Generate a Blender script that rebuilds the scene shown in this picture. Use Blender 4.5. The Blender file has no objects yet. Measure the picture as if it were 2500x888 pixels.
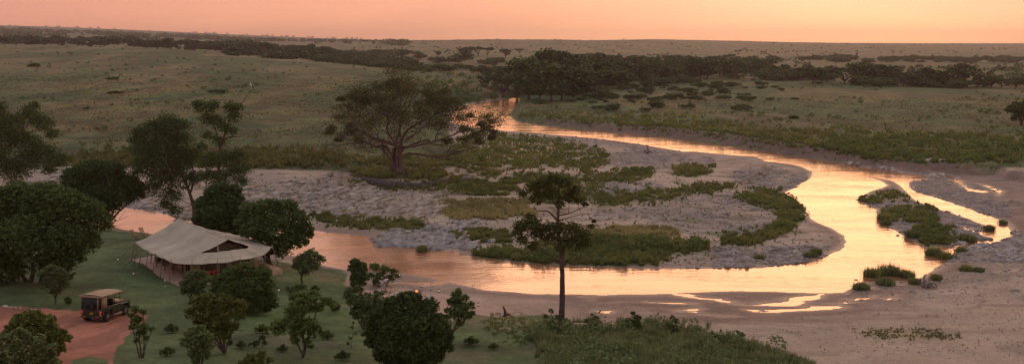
import bpy, math, random
import numpy as np
from mathutils import Vector, Matrix
S = bpy.context.scene
COL = S.collection
R = math.radians
# ------------------------------------------------------------------ camera, sky, sun
F = 2165.0; CH = 27.0; PIT = math.atan((444 - 112) / F)
SP, CP = math.sin(PIT), math.cos(PIT)
cam = bpy.data.cameras.new('camera'); co = bpy.data.objects.new('camera', cam); COL.objects.link(co)
co.location = (0, 0, CH); co.rotation_euler = (math.pi / 2 - PIT, 0, 0)
cam.sensor_width = 36; cam.lens = 36 * F / 2500; cam.clip_end = 40000; cam.clip_start = 1
S.camera = co
SUN_AZ = R(21); SUN_EL = R(13)
w = bpy.data.worlds.new('World'); S.world = w; w.use_nodes = True
nt = w.node_tree; N = nt.nodes; L = nt.links
bg = N['Background']; bg.inputs[1].default_value = 1.0
def nd(t, kind, **kw):
    n = t.nodes.new(kind)
    for k, v in kw.items():
        if k.startswith('i_'): n.inputs[int(k[2:])].default_value = v
        else: setattr(n, k, v)
    return n
def ramp(t, stops, interp='LINEAR'):
    n = t.nodes.new('ShaderNodeValToRGB'); e = n.color_ramp.elements; n.color_ramp.interpolation = interp
    while len(e) < len(stops): e.new(0.5)
    for a, (p, c) in zip(e, stops):
        a.position = p; a.color = (c[0], c[1], c[2], 1)
    return n
sky = nd(nt, 'ShaderNodeTexSky', sky_type='NISHITA', sun_disc=False, sun_elevation=SUN_EL, sun_rotation=SUN_AZ, dust_density=1.5, altitude=1500)
skys = nd(nt, 'ShaderNodeVectorMath', operation='SCALE'); skys.inputs[3].default_value = 0.05
skt = nd(nt, 'ShaderNodeVectorMath', operation='MULTIPLY'); skt.inputs[1].default_value = (.22, .20, .24)
L.new(sky.outputs[0], skt.inputs[0]); L.new(skt.outputs[0], skys.inputs[0])
tc = nd(nt, 'ShaderNodeTexCoord')
sep = nd(nt, 'ShaderNodeSeparateXYZ'); L.new(tc.outputs['Generated'], sep.inputs[0])
mr = nd(nt, 'ShaderNodeMapRange'); mr.inputs[1].default_value = -0.05; mr.inputs[2].default_value = 1.0
L.new(sep.outputs[2], mr.inputs[0])
# veiled dusk sky: peach at the horizon to dull lavender overhead
rp = ramp(nt, [(0.0, (.58, .23, .14)), (.05, (.78, .285, .125)), (.11, (.82, .315, .17)), (.17, (.86, .40, .21)), (.27, (.66, .42, .30)), (.45, (.46, .43, .40)), (1.0, (.44, .46, .48))])
L.new(mr.outputs[0], rp.inputs[0])
# warm glow around the veiled sun, and mild streaks of high cloud
sd = nd(nt, 'ShaderNodeVectorMath', operation='DOT_PRODUCT')
sd.inputs[1].default_value = (math.sin(SUN_AZ) * math.cos(SUN_EL), math.cos(SUN_AZ) * math.cos(SUN_EL), math.sin(SUN_EL))
L.new(tc.outputs['Generated'], sd.inputs[0])
def powg(k, col, s):
    p = nd(nt, 'ShaderNodeMath', operation='POWER'); p.inputs[1].default_value = k
    m = nd(nt, 'ShaderNodeMath', operation='MAXIMUM'); m.inputs[1].default_value = 0.0
    L.new(sd.outputs['Value'], m.inputs[0]); L.new(m.outputs[0], p.inputs[0])
    v = nd(nt, 'ShaderNodeVectorMath', operation='SCALE'); v.inputs[0].default_value = [c * s for c in col]
    L.new(p.outputs[0], v.inputs[3]); return v
g1 = powg(8, (1.0, .40, .06), .36); g2 = powg(40, (1.0, .52, .22), .10)
mp = nd(nt, 'ShaderNodeMapping'); mp.inputs['Scale'].default_value = (1.6, 1.6, 14)
L.new(tc.outputs['Generated'], mp.inputs[0])
nz = nd(nt, 'ShaderNodeTexNoise'); nz.inputs['Scale'].default_value = 1.6; nz.inputs['Detail'].default_value = 5
L.new(mp.outputs[0], nz.inputs['Vector'])
cr = ramp(nt, [(.32, (.86, .84, .93)), (.7, (1.08, 1.11, 1.08))]); L.new(nz.outputs[0], cr.inputs[0])
def vadd(a, b, op='ADD'):
    v = nd(nt, 'ShaderNodeVectorMath', operation=op); L.new(a, v.inputs[0]); L.new(b, v.inputs[1]); return v.outputs[0]
# the sky cools from peach to rose-mauve away from the sun
mz = nd(nt, 'ShaderNodeMapRange'); mz.inputs[1].default_value = -.55; mz.inputs[2].default_value = .15; L.new(sep.outputs[0], mz.inputs[0])
rz_ = ramp(nt, [(0, (.98, .96, 1.13)), (1, (1, 1, 1))]); L.new(mz.outputs[0], rz_.inputs[0])
rpo = vadd(rp.outputs[0], rz_.outputs[0], 'MULTIPLY')
tot = vadd(vadd(vadd(rpo, g1.outputs[0]), g2.outputs[0]), cr.outputs[0], 'MULTIPLY')
tot = vadd(tot, skys.outputs[0])
L.new(tot, bg.inputs[0])
sl = bpy.data.lights.new('sun', 'SUN'); so = bpy.data.objects.new('sun', sl); COL.objects.link(so)
sl.energy = 0.62; sl.angle = R(45); sl.color = (1.0, .55, .29)
dv = Vector((math.sin(SUN_AZ) * math.cos(SUN_EL), math.cos(SUN_AZ) * math.cos(SUN_EL), math.sin(SUN_EL)))
so.rotation_euler = dv.to_track_quat('Z', 'Y').to_euler()
S.view_settings.view_transform = 'Standard'; S.view_settings.look = 'None'
S.view_settings.exposure = 0.22; S.view_settings.gamma = 1.0; S.view_settings.use_curve_mapping = False
S.cycles.max_bounces = 5; S.cycles.diffuse_bounces = 2; S.cycles.glossy_bounces = 3; S.cycles.transmission_bounces = 3
S.cycles.transparent_max_bounces = 8; S.cycles.volume_bounces = 0; S.cycles.use_denoising = True
S.cycles.caustics_reflective = False; S.cycles.caustics_refractive = False

# ------------------------------------------------------------------ helpers
def tag(o, label=None, cat=None, group=None, kind=None):
    for k, v in (('label', label), ('category', cat), ('group', group), ('kind', kind)):
        if v: o[k] = v
    return o
def link(name, me, parent=None, mat=None, smooth=False):
    o = bpy.data.objects.new(name, me); COL.objects.link(o)
    if mat: me.materials.append(mat)
    if parent: o.parent = parent
    if smooth: me.polygons.foreach_set('use_smooth', np.ones(len(me.polygons), bool))
    return o
def empty(name, loc=(0, 0, 0), rz=0):
    o = bpy.data.objects.new(name, None); COL.objects.link(o); o.location = loc; o.rotation_euler = (0, 0, rz)
    o.empty_display_size = .2
    return o
def npmesh(name, V, faces):
    """faces: list of int arrays (n,k)"""
    me = bpy.data.meshes.new(name); V = np.asarray(V, np.float32)
    faces = [np.asarray(f, np.int32) for f in faces if len(f)]
    nl = sum(f.size for f in faces); npo = sum(len(f) for f in faces)
    me.vertices.add(len(V)); me.vertices.foreach_set('co', V.ravel())
    me.loops.add(nl); me.loops.foreach_set('vertex_index', np.concatenate([f.ravel() for f in faces]))
    me.polygons.add(npo)
    tot = np.concatenate([np.full(len(f), f.shape[1], np.int32) for f in faces])
    st = np.concatenate([[0], np.cumsum(tot)[:-1]]).astype(np.int32)
    me.polygons.foreach_set('loop_start', st); me.polygons.foreach_set('loop_total', tot)
    me.update(calc_edges=True); me.validate()
    return me
class MB:
    """collects pieces that become one mesh object"""
    def __init__(s): s.v = []; s.q = []; s.t = []; s.n = 0; s.p = []
    def add(s, V, quads=None, tris=None, poly=None):
        V = np.asarray(V, float).reshape(-1, 3); s.v.append(V)
        if quads is not None and len(quads): s.q.append(np.asarray(quads, int) + s.n)
        if tris is not None and len(tris): s.t.append(np.asarray(tris, int) + s.n)
        if poly is not None:
            for p in poly: s.p.append(np.asarray([p], int) + s.n)
        s.n += len(V)
    def box(s, c, d, rz=0, M=None, taper=1.0):
        x, y, z = d[0] / 2, d[1] / 2, d[2] / 2
        P = np.array([[-x, -y, -z], [x, -y, -z], [x, y, -z], [-x, y, -z], [-x * taper, -y * taper, z], [x * taper, -y * taper, z], [x * taper, y * taper, z], [-x * taper, y * taper, z]])
        if M is not None: P = P @ np.array(M).T
        if rz:
            c_, s_ = math.cos(rz), math.sin(rz); P = P @ np.array([[c_, -s_, 0], [s_, c_, 0], [0, 0, 1]]).T
        s.add(P + np.array(c), [[0, 3, 2, 1], [4, 5, 6, 7], [0, 1, 5, 4], [1, 2, 6, 5], [2, 3, 7, 6], [3, 0, 4, 7]]); return s
    def tube(s, pts, rad, n=6, cap=True):
        pts = np.asarray(pts, float); m = len(pts)
        rad = np.broadcast_to(np.asarray(rad, float), (m,))
        T = np.gradient(pts, axis=0); T /= np.linalg.norm(T, axis=1)[:, None] + 1e-9
        ref = np.array([0, 0, 1.0]) if abs(T[:, 2]).mean() < .8 else np.array([1.0, 0, 0])
        A = np.cross(T, ref); A /= np.linalg.norm(A, axis=1)[:, None] + 1e-9; B = np.cross(T, A)
        th = np.arange(n) * 2 * math.pi / n
        V = pts[:, None] + rad[:, None, None] * (A[:, None] * np.cos(th)[None, :, None] + B[:, None] * np.sin(th)[None, :, None])
        i = np.arange(m - 1)[:, None] * n; j = np.arange(n)[None]; k = (j + 1) % n
        q = np.stack([i + j, i + k, i + n + k, i + n + j], -1).reshape(-1, 4)
        s.add(V.reshape(-1, 3), q, poly=[list(range(n))[::-1], list(range((m - 1) * n, m * n))] if cap else None); return s
    def lathe(s, c, prof, n=12, M=None):
        """prof: (r,z) list, about z through c"""
        th = np.arange(n) * 2 * math.pi / n; pr = np.array(prof, float); m = len(pr)
        V = np.stack([pr[:, 0, None] * np.cos(th), pr[:, 0, None] * np.sin(th), np.repeat(pr[:, 1, None], n, 1)], -1).reshape(-1, 3)
        if M is not None: V = V @ np.array(M).T
        i = np.arange(m - 1)[:, None] * n; j = np.arange(n)[None]; k = (j + 1) % n
        q = np.stack([i + j, i + k, i + n + k, i + n + j], -1).reshape(-1, 4)
        s.add(V + np.array(c), q, poly=[list(range(n))[::-1], list(range((m - 1) * n, m * n))]); return s
    def prism(s, poly2, x0, x1, ax=0):
        """extrude a 2D outline (in the other two axes) from x0 to x1 along axis ax"""
        P = np.array(poly2, float); n = len(P); V = np.zeros((2 * n, 3)); o = [a for a in (0, 1, 2) if a != ax]
        V[:n, ax] = x0; V[n:, ax] = x1; V[:n, o[0]] = V[n:, o[0]] = P[:, 0]; V[:n, o[1]] = V[n:, o[1]] = P[:, 1]
        q = [[i, (i + 1) % n, n + (i + 1) % n, n + i] for i in range(n)]
        s.add(V, q, poly=[list(range(n))[::-1], list(range(n, 2 * n))]); return s
    def build(s, name, mat, parent=None, smooth=False, bevel=0):
        fs = ([np.concatenate(s.q)] if s.q else []) + ([np.concatenate(s.t)] if s.t else []) + s.p
        me = npmesh(name, np.concatenate(s.v), fs)
        o = link(name, me, parent, mat, smooth)
        if bevel:
            b = o.modifiers.new('bevel', 'BEVEL'); b.width = bevel; b.segments = 2; b.limit_method = 'ANGLE'
        return o
def copy_tree(o, parent=None):
    c = o.copy(); COL.objects.link(c)
    c.parent = parent
    for ch in [x for x in KIDS.get(o.name, [])] or list(o.children): copy_tree(ch, c)
    return c
KIDS = {}
rng = np.random.default_rng(7)
# ---- numpy value noise
_H = np.random.default_rng(3).random((256, 256))
def vn(x, y):
    xi = np.floor(x).astype(int); yi = np.floor(y).astype(int); fx = x - xi; fy = y - yi
    fx = fx * fx * (3 - 2 * fx); fy = fy * fy * (3 - 2 * fy)
    a = _H[xi & 255, yi & 255]; b = _H[(xi + 1) & 255, yi & 255]; c = _H[xi & 255, (yi + 1) & 255]; d = _H[(xi + 1) & 255, (yi + 1) & 255]
    return (a * (1 - fx) + b * fx) * (1 - fy) + (c * (1 - fx) + d * fx) * fy
def fbm(x, y, o=4):
    s = 0; a = .5; t = 0
    for k in range(o):
        s = s + a * vn(x * 2 ** k + 17.3 * k, y * 2 ** k + 5.1 * k); t += a; a *= .5
    return s / t
def sstep(a, b, x):
    t = np.clip((x - a) / (b - a), 0, 1); return t * t * (3 - 2 * t)
# ---- where a thing of the place stands: the survey was read off the photo, so points are given as photo pixel + height
def at(px, py, z):
    x = (px - 1250) / F; y = (py - 444) / F
    d = np.array([x, CP - y * SP, -SP - y * CP]); t = (z - CH) / d[2]
    return np.array([0, 0, CH]) + d * t
def atd(px, py, dist):
    x = (px - 1250) / F; y = (py - 444) / F
    d = np.array([x, CP - y * SP, -SP - y * CP]); return np.array([0, 0, CH]) + d * (dist / d[1])
def topix(X, Y, Z):
    zc = Y * CP + (CH - Z) * SP; yd = (CH - Z) * CP - Y * SP
    return 1250 + F * X / zc, 444 + F * yd / zc
# signed distance to polygon (neg inside)
def psd(P, x, y, far=60.):
    P = np.asarray(P, float); x = np.asarray(x, float); y = np.asarray(y, float)
    big_ = np.ptp(P[:, 0]) > 900 and x.ndim and np.abs(x).max() > 1500
    o = np.full(x.shape, far); a0, a1 = P.min(0), P.max(0)
    m = (x > a0[0] - far) & (x < a1[0] + far) & (y > a0[1] - far) & (y < a1[1] + far)
    if m.any(): o[m] = psd_(P, x[m], y[m])
    return o
def psd_(P, x, y):
    P = np.asarray(P, float); best = np.full(x.shape, 1e18); ins = np.zeros(x.shape, bool); n = len(P)
    for i in range(n):
        ax, ay = P[i]; bx, by = P[(i + 1) % n]; ex, ey = bx - ax, by - ay
        wx, wy = x - ax, y - ay
        t = np.clip((wx * ex + wy * ey) / (ex * ex + ey * ey + 1e-12), 0, 1)
        dx, dy = wx - ex * t, wy - ey * t; best = np.minimum(best, dx * dx + dy * dy)
        c = ((ay > y) != (by > y)); 
        with np.errstate(divide='ignore', invalid='ignore'):
            xx = (bx - ax) * (y - ay) / (by - ay + (1e-12 if by == ay else 0)) + ax
        ins ^= c & (x < xx)
    d = np.sqrt(best); return np.where(ins, -d, d)
# ------------------------------------------------------------------ terrain survey
Zp = [(-700,888,9),(0,888,8),(300,888,7.5),(700,888,6.5),(1100,888,5),(1400,888,4),(1700,888,2.8),(1950,888,1.4),(2500,888,.8),(3000,888,1),
 (-500,1300,12),(0,1300,12),(700,1300,11),(1400,1300,9),(2000,1300,6),(2500,1300,4),(3000,1300,3),
 (255,780,5.5),(0,760,6.3),(-400,740,7),(500,760,5),(700,780,4.8),(850,760,3.6),(1000,830,4.4),(1150,800,3),(1250,785,2.2),(1370,800,2.2),(1500,800,1.9),
 (400,690,3.8),(600,680,3.5),(320,635,3.8),(447,700,3.8),(683,663,3.3),(470,600,3.3),(280,566,1.5),(350,580,2.4),(700,625,2.2),(800,665,1.9),(850,690,2.1),
 (935,716,1.8),(1020,740,1.8),(1150,750,1.7),(1215,757,1.5),(1250,740,.5),(0,690,5.5),(150,680,5),(0,560,2),(150,540,1),(-400,560,2),
 (300,530,.2),(100,500,.3),(-300,500,.3),(400,530,.2),(800,600,.2),(1000,640,.2),(1500,690,.2),(1800,750,.3),(2000,640,.2),(2000,470,.2),(2400,560,.3),(1500,345,.3),(1200,285,.3),(1240,250,.3),(2300,700,.7),(2200,800,.8),(2500,700,.9),(2700,600,1),
 (100,430,1.4),(600,450,1.6),(800,480,1.4),(1000,500,1.1),(900,560,.6),(1200,560,.6),(970,418,3.0),(850,402,3),(1150,402,2.5),(950,458,1.5),
 (1300,380,.8),(1500,400,.6),(1600,480,.9),(1800,450,.7),(1700,560,.6),(1950,560,.35),(1400,600,.5),(2200,510,.8),(2300,560,.7),(2400,480,.9),(2400,430,1.2),
 (-300,405,3),(100,405,2.8),(300,400,3),(650,392,3),(800,385,3),(1000,380,3.2),(1060,300,2.6),(1130,240,2.6),
 (300,300,5),(0,300,5.5),(600,300,4.5),(900,260,4.5),
 (1300,285,2.5),(1600,315,3),(1900,360,3),(2300,395,2.6),(2500,398,2.4),(2700,400,2.4),(1500,260,3),(1900,300,3.3),(2300,300,3.5),(2500,260,3.5),(2700,260,3.5),(1400,235,3),(1700,215,3.3),(2100,225,3.5),(2500,225,3.5)]
Dp = [(0,200,391),(0,150,536),(0,128,640),(0,106,794),(400,210,371),(400,160,498),(400,116,715),(700,220,361),(700,180,455),(700,146,583),(900,200,414),(900,168,514),(-300,104,794),(-300,200,391),
 (1000,175,700),(1130,152,900),(1000,132,1300),(1200,111,2000),(900,125,1500),(1000,98,2600),(1200,96,2600),(1380,97.5,2600),(850,155,800),(1180,190,560),
 (1500,150,1200),(1500,120,2000),(1800,130,1800),(1600,96,4200),(1850,101,4200),(1500,98,4000),(2000,106,4200),(2300,108,4200),(2500,108.5,4200),(2800,109,4200),
 (2200,185,680),(2400,165,1000),(2400,130,2000),(2000,150,1200),(2700,165,1000),(2100,135,1800),(2700,130,2000),(1750,165,950),
 (0,63,5200),(200,69,5200),(400,77,5200),(600,86,5200),(800,94,5200),(930,98,5200),(-300,58,5200),
 (0,90,2000),(250,94,2000),(450,100,1900),(700,112,1900),(-300,88,2000),(0,74,3200),(300,84,3200),(600,98,3200),(850,106,3200)]
Zabs = [(0,1100,25),(400,1100,21),(-300,1100,25),(650,1000,15),(0,920,28),(370,840,24),(620,740,17),
 (-300,8000,60),(300,8000,50),(800,8000,30),(1300,8000,20),(1900,8000,15),(2500,8000,15),(2800,8000,15),(1200,3400,38),(900,4000,50)]
pts = [at(*p) for p in Zp] + [atd(*p) for p in Dp] + [np.array([(p - 1250) / F * d, d, z]) for p, d, z in Zabs]
pts = np.array(pts)
def uv(X, Y):
    Y = np.maximum(Y, 4); return X / Y * 2.2, np.log(Y)
cu, cv = uv(pts[:, 0], pts[:, 1])
# heights are carried as (z-27)/Y so that far relief stays smooth
cw = (pts[:, 2] - CH) / pts[:, 1]
K = np.hypot(cu[:, None] - cu[None], cv[:, None] - cv[None])
n_ = len(cu); A_ = np.zeros((n_ + 3, n_ + 3)); A_[:n_, :n_] = K; A_[:n_, n_] = 1; A_[:n_, n_ + 1] = cu; A_[:n_, n_ + 2] = cv
A_[n_:, :n_] = A_[:n_, n_:].T
def _K(r): return r
# target offset from a plane at height 1.0 keeps the flats flat
flat = lambda Y: (1.0 - CH) / Y
coef = np.linalg.solve(A_, np.concatenate([cw - flat(pts[:, 1]), [0, 0, 0]]))
def base_h(X, Y):
    sh = X.shape; X = X.ravel(); Y = np.maximum(Y.ravel(), 8.); out = np.zeros(X.shape); u, v = uv(X, Y)
    for a in range(0, len(X), 60000):
        b = slice(a, a + 60000)
        k = np.hypot(u[b, None] - cu[None], v[b, None] - cv[None])
        out[b] = k @ coef[:n_] + coef[n_] + coef[n_ + 1] * u[b] + coef[n_ + 2] * v[b]
    return (CH + (out + flat(Y)) * Y).reshape(sh)
def W(P, z=0.0): return np.array([at(a, b, z)[:2] for a, b in P])
RIV = [(-500,460),(-100,470),(100,485),(300,506),(345,510),(400,520),(440,532),(500,545),(600,556),(700,560),(775,563),(830,570),(890,574),(922,584),(928,600),(1000,602),(1060,609),(1110,611),(1155,628),(1250,638),(1330,646),(1500,653),(1700,656),(1850,653),(1950,643),(2010,628),(2050,610),(2066,590),(2060,575),(2030,556),(1990,541),(1972,525),(1966,505),(1940,486),(1912,474),(1944,454),(1978,436),(1985,420),(1950,404),(1900,397),(1830,390),(1720,378),(1650,367),(1560,352),(1480,341),(1400,333),(1300,327),(1220,323),(1160,312),(1110,303),(1098,292),(1105,268),(1140,257),(1190,248),(1250,240),(1264,235),(1270,238),(1270,246),(1258,262),(1242,280),(1262,296),(1320,305),(1450,319),(1600,332),(1750,352),(1900,375),(2000,390),(2080,403),(2150,415),(2100,424),(2150,440),(2168,452),(2100,478),(2088,488),(2135,508),(2155,540),(2182,560),(2230,588),(2262,605),(2300,598),(2325,606),(2318,625),(2305,642),(2272,660),(2255,676),(2230,686),(2180,684),(2110,690),(2085,700),(2060,714),(2020,716),(1900,712),(1760,710),(1640,717),(1450,719),(1300,716),(1180,708),(1100,690),(1040,676),(960,664),(860,661),(800,650),(740,628),(640,612),(500,590),(400,576),(300,560),(150,535),(-100,520),(-500,510)]
SEC = [(2085,408),(2150,413),(2200,422),(2270,432),(2260,438),(2215,442),(2212,456),(2235,470),(2280,482),(2340,502),(2395,522),(2430,533),(2450,545),(2465,565),(2462,576),(2432,584),(2405,577),(2398,566),(2425,560),(2400,545),(2350,527),(2290,508),(2245,492),(2225,478),(2206,456),(2185,442),(2130,432),(2100,424)]
ST1 = [(2290,425),(2330,432),(2352,446),(2368,460),(2410,467),(2405,472),(2362,466),(2342,450),(2320,437)]
ST2 = [(2390,448),(2420,455),(2445,466),(2440,480),(2434,478),(2436,468),(2412,459)]
PUD = [[(1640,718),(1680,716),(1712,724),(1760,728),(1800,738),(1830,742),(1900,735),(1960,722),(2010,718),(1998,730),(1960,742),(1930,748),(1880,748),(1830,748),(1790,744),(1740,734),(1690,728)],
 [(1810,752),(1860,756),(1920,750),(1985,745),(2058,744),(2050,751),(1985,760),(1900,766),(1835,764)],
 [(1700,768),(1760,770),(1800,768),(1760,774)],[(2060,735),(2100,728),(2140,722),(2102,732),(2062,738)],[(1655,757),(1700,751),(1712,752),(1700,759)],[(1460,758),(1490,761),(1485,764),(1462,762)],[(1580,737),(1660,739),(1700,743),(1660,741)],
 [(2110,700),(2150,697),(2200,690),(2225,684),(2160,701),(2112,704)],[(2162,729),(2182,722),(2184,728),(2166,732)],
 [(940,690),(1000,686),(1070,684),(1108,688),(1080,694),(1040,699),(1010,693)],
 [(2340,600),(2380,590),(2440,592),(2400,600),(2365,605),(2345,606)],[(2290,645),(2285,630),(2322,604),(2340,592),(2356,600),(2345,616),(2325,640)],[(2330,604),(2350,588),(2400,584),(2450,580),(2455,588),(2400,598),(2360,608)],[(2085,412),(2130,410),(2190,420),(2235,430),(2215,440),(2160,434),(2120,428)],[(2370,560),(2400,566),(2395,576),(2350,556),(2356,552)],[(1425,727),(1450,729),(1445,731)]]
WATER = [W(P) for P in [RIV, SEC, ST1, ST2] + PUD]
MIDW = at(1500, 340, 0)[1]
def water_sd(X, Y):
    m = (Y < 640) & (Y > 40); out = np.full(X.shape, 99.)
    x, y = X[m], Y[m]; d = np.full(x.shape, 99.)
    nz_ = (fbm(x / 2.6, y / 2.6, 3) - .5)
    for i, P in enumerate(WATER): d = np.minimum(d, psd(P, x, y, 30.) + (nz_ * .7 - .35 * (i == 1) if i < 2 else (fbm(x / 6., y / .8, 3) - .5) * 1.9 + .2))
    out[m] = d; return out
LAWN = [(-600,560),(150,545),(200,552),(280,562),(350,571),(430,592),(600,625),(700,640),(800,655),(850,668),(840,700),(900,722),(950,760),(1080,790),(1150,765),(1200,774),(1320,770),(1400,792),(1480,790),(1560,800),(1700,840),(1850,875),(1950,900),(2050,1500),(-900,1500)]
RBANK = [(1235,285),(1258,298),(1330,307),(1450,321),(1600,334),(1750,354),(1900,378),(2000,393),(2080,400),(2150,402),(2250,412),(2350,414),(2500,408),(3200,408),(3200,-200),(1200,-200),(1215,235),(1260,245)]
LBANK = [(-800,420),(0,416),(100,412),(200,408),(400,406),(560,412),(640,414),(730,412),(850,424),(900,436),(980,440),(1050,436),(1085,412),(1130,402),(1130,380),(1100,330),(1085,300),(1090,262),(1180,246),(1215,238),(1215,-200),(-800,-200)]
LAWNW, RBW = W(LAWN, 2.0), W([(a, max(b, 140)) for a, b in RBANK], 1.0)
TERR = W([(880,722),(930,700),(1000,702),(1080,716),(1150,730),(1200,738),(1222,752),(1220,766),(1200,775),(1140,775),(1050,800),(940,780)], 1.6)
TRW = np.array([at(a, b, 2.9)[:2] + [0, .7] for a, b in [(854,424),(880,430),(910,436),(950,442),(1000,447),(1040,447),(1066,441),(1090,433),(1100,424),(1060,408),(850,410)]])
def height(X, Y):
    X = np.asarray(X, float); Y = np.asarray(Y, float)
    b = base_h(X, Y)
    fade = sstep(60, 500, Y)
    b = b + (fbm(X / 14, Y / 14, 3) - .5) * (.22 + .6 * fade) + (fbm(X / 90, Y / 90, 2) - .5) * 1.6 * sstep(250, 700, Y) + (fbm(X / 2.2, Y / 2.2, 2) - .5) * .12
    w_ = water_sd(X, Y)
    near = Y < 640
    lw = np.full(X.shape, 99.); rb = lw.copy(); te = lw.copy()
    m = near; lw[m] = psd(LAWNW, X[m], Y[m]); rb[m] = psd(RBW, X[m], Y[m]); te[m] = psd(TERR, X[m], Y[m])
    bar = near * sstep(2, 7, lw) * sstep(3, 9, rb) * sstep(1.5, 8, w_)
    b = b + bar * ((fbm(X / 19 + 11, Y / 9, 3) - .42) * 1.1 + (fbm(X / 5, Y / 3.2, 2) - .5) * .22)
    jag = (fbm(X / 5., Y / 5., 3) - .5) * 5
    bank = sstep(3.0, -2.5, rb + jag) # cut bank on the far side
    b = np.where(near, b * (1 - bank) + np.maximum(b * .8, 1.5 + 1.0 * fbm(X / 20, Y / 20, 2)) * bank, b)
    shore = .03 + np.maximum(w_, 0) * (.045 - .028 * sstep(150, 210, Y) + .55 * bank + .5 * sstep(1, -1, lw)) + 60 * sstep(8, 26, w_)
    flatz = np.maximum(np.minimum(b, shore), .03)
    flatz = np.where(near & (te < 1.2), np.maximum(flatz, 1.55 * sstep(.55, -.1, te)), flatz)
    tr_ = np.full(X.shape, 9.); tr_[m] = psd(TRW, X[m], Y[m], 9.)
    flatz = np.where(tr_ < .6, np.maximum(flatz, 2.86 * sstep(.5, .05, tr_)), flatz)
    z = np.where(w_ > 0, flatz, -.4 * sstep(0, -1.2, w_) - .01)
    return np.where(near, z, b)
def hit(px, py):
    """where the photo pixel meets the ground"""
    x = (px - 1250) / F; y = (py - 444) / F
    d = np.array([x, CP - y * SP, -SP - y * CP]); d /= d[1]
    T = np.exp(np.linspace(math.log(38), math.log(7000), 900))
    P = d[None] * T[:, None]; P[:, 2] += CH
    h = height(P[:, 0], P[:, 1]); k = np.argmax(P[:, 2] < h)
    if P[k, 2] >= h[k]: k = 899
    k = max(k, 1); lo, hi = T[k - 1], T[k]
    T = np.linspace(lo, hi, 40); P = d[None] * T[:, None]; P[:, 2] += CH
    h = height(P[:, 0], P[:, 1]); k = np.argmax(P[:, 2] < h)
    return np.array([P[k, 0], P[k, 1], h[k]])
def hz(x, y): return float(height(np.array([x]), np.array([y]))[0])
def mpp(p):  # metres per photo pixel at a point
    return (p[1] * CP + (CH - p[2]) * SP) / F
# ------------------------------------------------------------------ materials
def mat(name, col, rough=.85, var=.25, scale=3.0, bump=0.0, metal=0.0, trans=0.0, obj=True, col2=None, emit=None, spec=.3):
    m = bpy.data.materials.new(name); m.use_nodes = True; t = m.node_tree; b = t.nodes['Principled BSDF']
    b.inputs['Roughness'].default_value = rough; b.inputs['Metallic'].default_value = metal; b.inputs['Specular IOR Level'].default_value = spec
    tc = nd(t, 'ShaderNodeTexCoord'); nz = nd(t, 'ShaderNodeTexNoise'); nz.inputs['Scale'].default_value = scale; nz.inputs['Detail'].default_value = 5
    t.links.new(tc.outputs['Object'], nz.inputs['Vector'])
    c2 = col2 or tuple(c * (1 + var) for c in col); c1 = tuple(c * (1 - var) for c in col) if not col2 else col
    r = ramp(t, [(.3, c1), (.7, c2)]); t.links.new(nz.outputs[0], r.inputs[0])
    out = r.outputs[0]
    if obj:
        oi = nd(t, 'ShaderNodeObjectInfo'); m2 = nd(t, 'ShaderNodeMapRange'); m2.inputs[3].default_value = .82; m2.inputs[4].default_value = 1.18
        t.links.new(oi.outputs['Random'], m2.inputs[0]); sc = nd(t, 'ShaderNodeVectorMath', operation='SCALE')
        t.links.new(out, sc.inputs[0]); t.links.new(m2.outputs[0], sc.inputs[3]); out = sc.outputs[0]
    t.links.new(out, b.inputs['Base Color'])
    if bump:
        bp = nd(t, 'ShaderNodeBump'); bp.inputs['Strength'].default_value = bump; bp.inputs['Distance'].default_value = .05
        n2 = nd(t, 'ShaderNodeTexNoise'); n2.inputs['Scale'].default_value = scale * 4; n2.inputs['Detail'].default_value = 6
        t.links.new(tc.outputs['Object'], n2.inputs['Vector']); t.links.new(n2.outputs[0], bp.inputs['Height']); t.links.new(bp.outputs[0], b.inputs['Normal'])
    if trans:
        tr = nd(t, 'ShaderNodeBsdfTranslucent'); mx = nd(t, 'ShaderNodeMixShader'); mx.inputs[0].default_value = trans
        t.links.new(out, tr.inputs[0]); t.links.new(b.outputs[0], mx.inputs[1]); t.links.new(tr.outputs[0], mx.inputs[2])
        t.links.new(mx.outputs[0], t.nodes['Material Output'].inputs[0])
    if emit:
        b.inputs['Emission Color'].default_value = (*emit[:3], 1); b.inputs['Emission Strength'].default_value = emit[3]
    return m
M = {}
M['leaf_dark'] = mat('leaf_dark', (0.035, 0.058, 0.016), .75, scale=2.4, col2=(0.111, 0.166, 0.043), trans=.28)
M['leaf_mid'] = mat('leaf_mid', (0.052, 0.086, 0.022), .75, scale=2.4, col2=(0.174, 0.240, 0.061), trans=.28)
M['leaf_grey'] = mat('leaf_grey', (0.061, 0.092, 0.032), .75, scale=2.4, col2=(0.184, 0.235, 0.086), trans=.28)
M['leaf_yellow'] = mat('leaf_yellow', (0.061, 0.084, 0.015), .75, scale=2.4, col2=(0.206, 0.237, 0.047), trans=.28)
M['leaf_lone'] = mat('leaf_lone', (0.047, 0.066, 0.016), .75, scale=2.4, col2=(0.139, 0.161, 0.037), trans=.28)
M['leaf_fig'] = mat('leaf_fig', (0.061, 0.075, 0.024), .75, scale=.3, col2=(0.150, 0.153, 0.052), trans=.28)
M['leaf_far'] = mat('leaf_far', (0.046, 0.073, 0.023), .85, scale=.15, col2=(0.111, 0.145, 0.043))
M['herb'] = mat('herb', (0.126, 0.149, 0.042), .8, scale=.12, col2=(0.270, 0.270, 0.092), trans=.5, obj=False)
M['herb_dry'] = mat('herb_dry', (.25, .23, .10), .85, scale=.1, col2=(.46, .39, .18), trans=.5, obj=False)
M['weed'] = mat('weed', (.11, .15, .06), .8, scale=.4, col2=(.25, .27, .12), trans=.5, obj=False)
M['bark'] = mat('bark', (.09, .065, .055), .9, .4, 2.5, .6)
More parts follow.
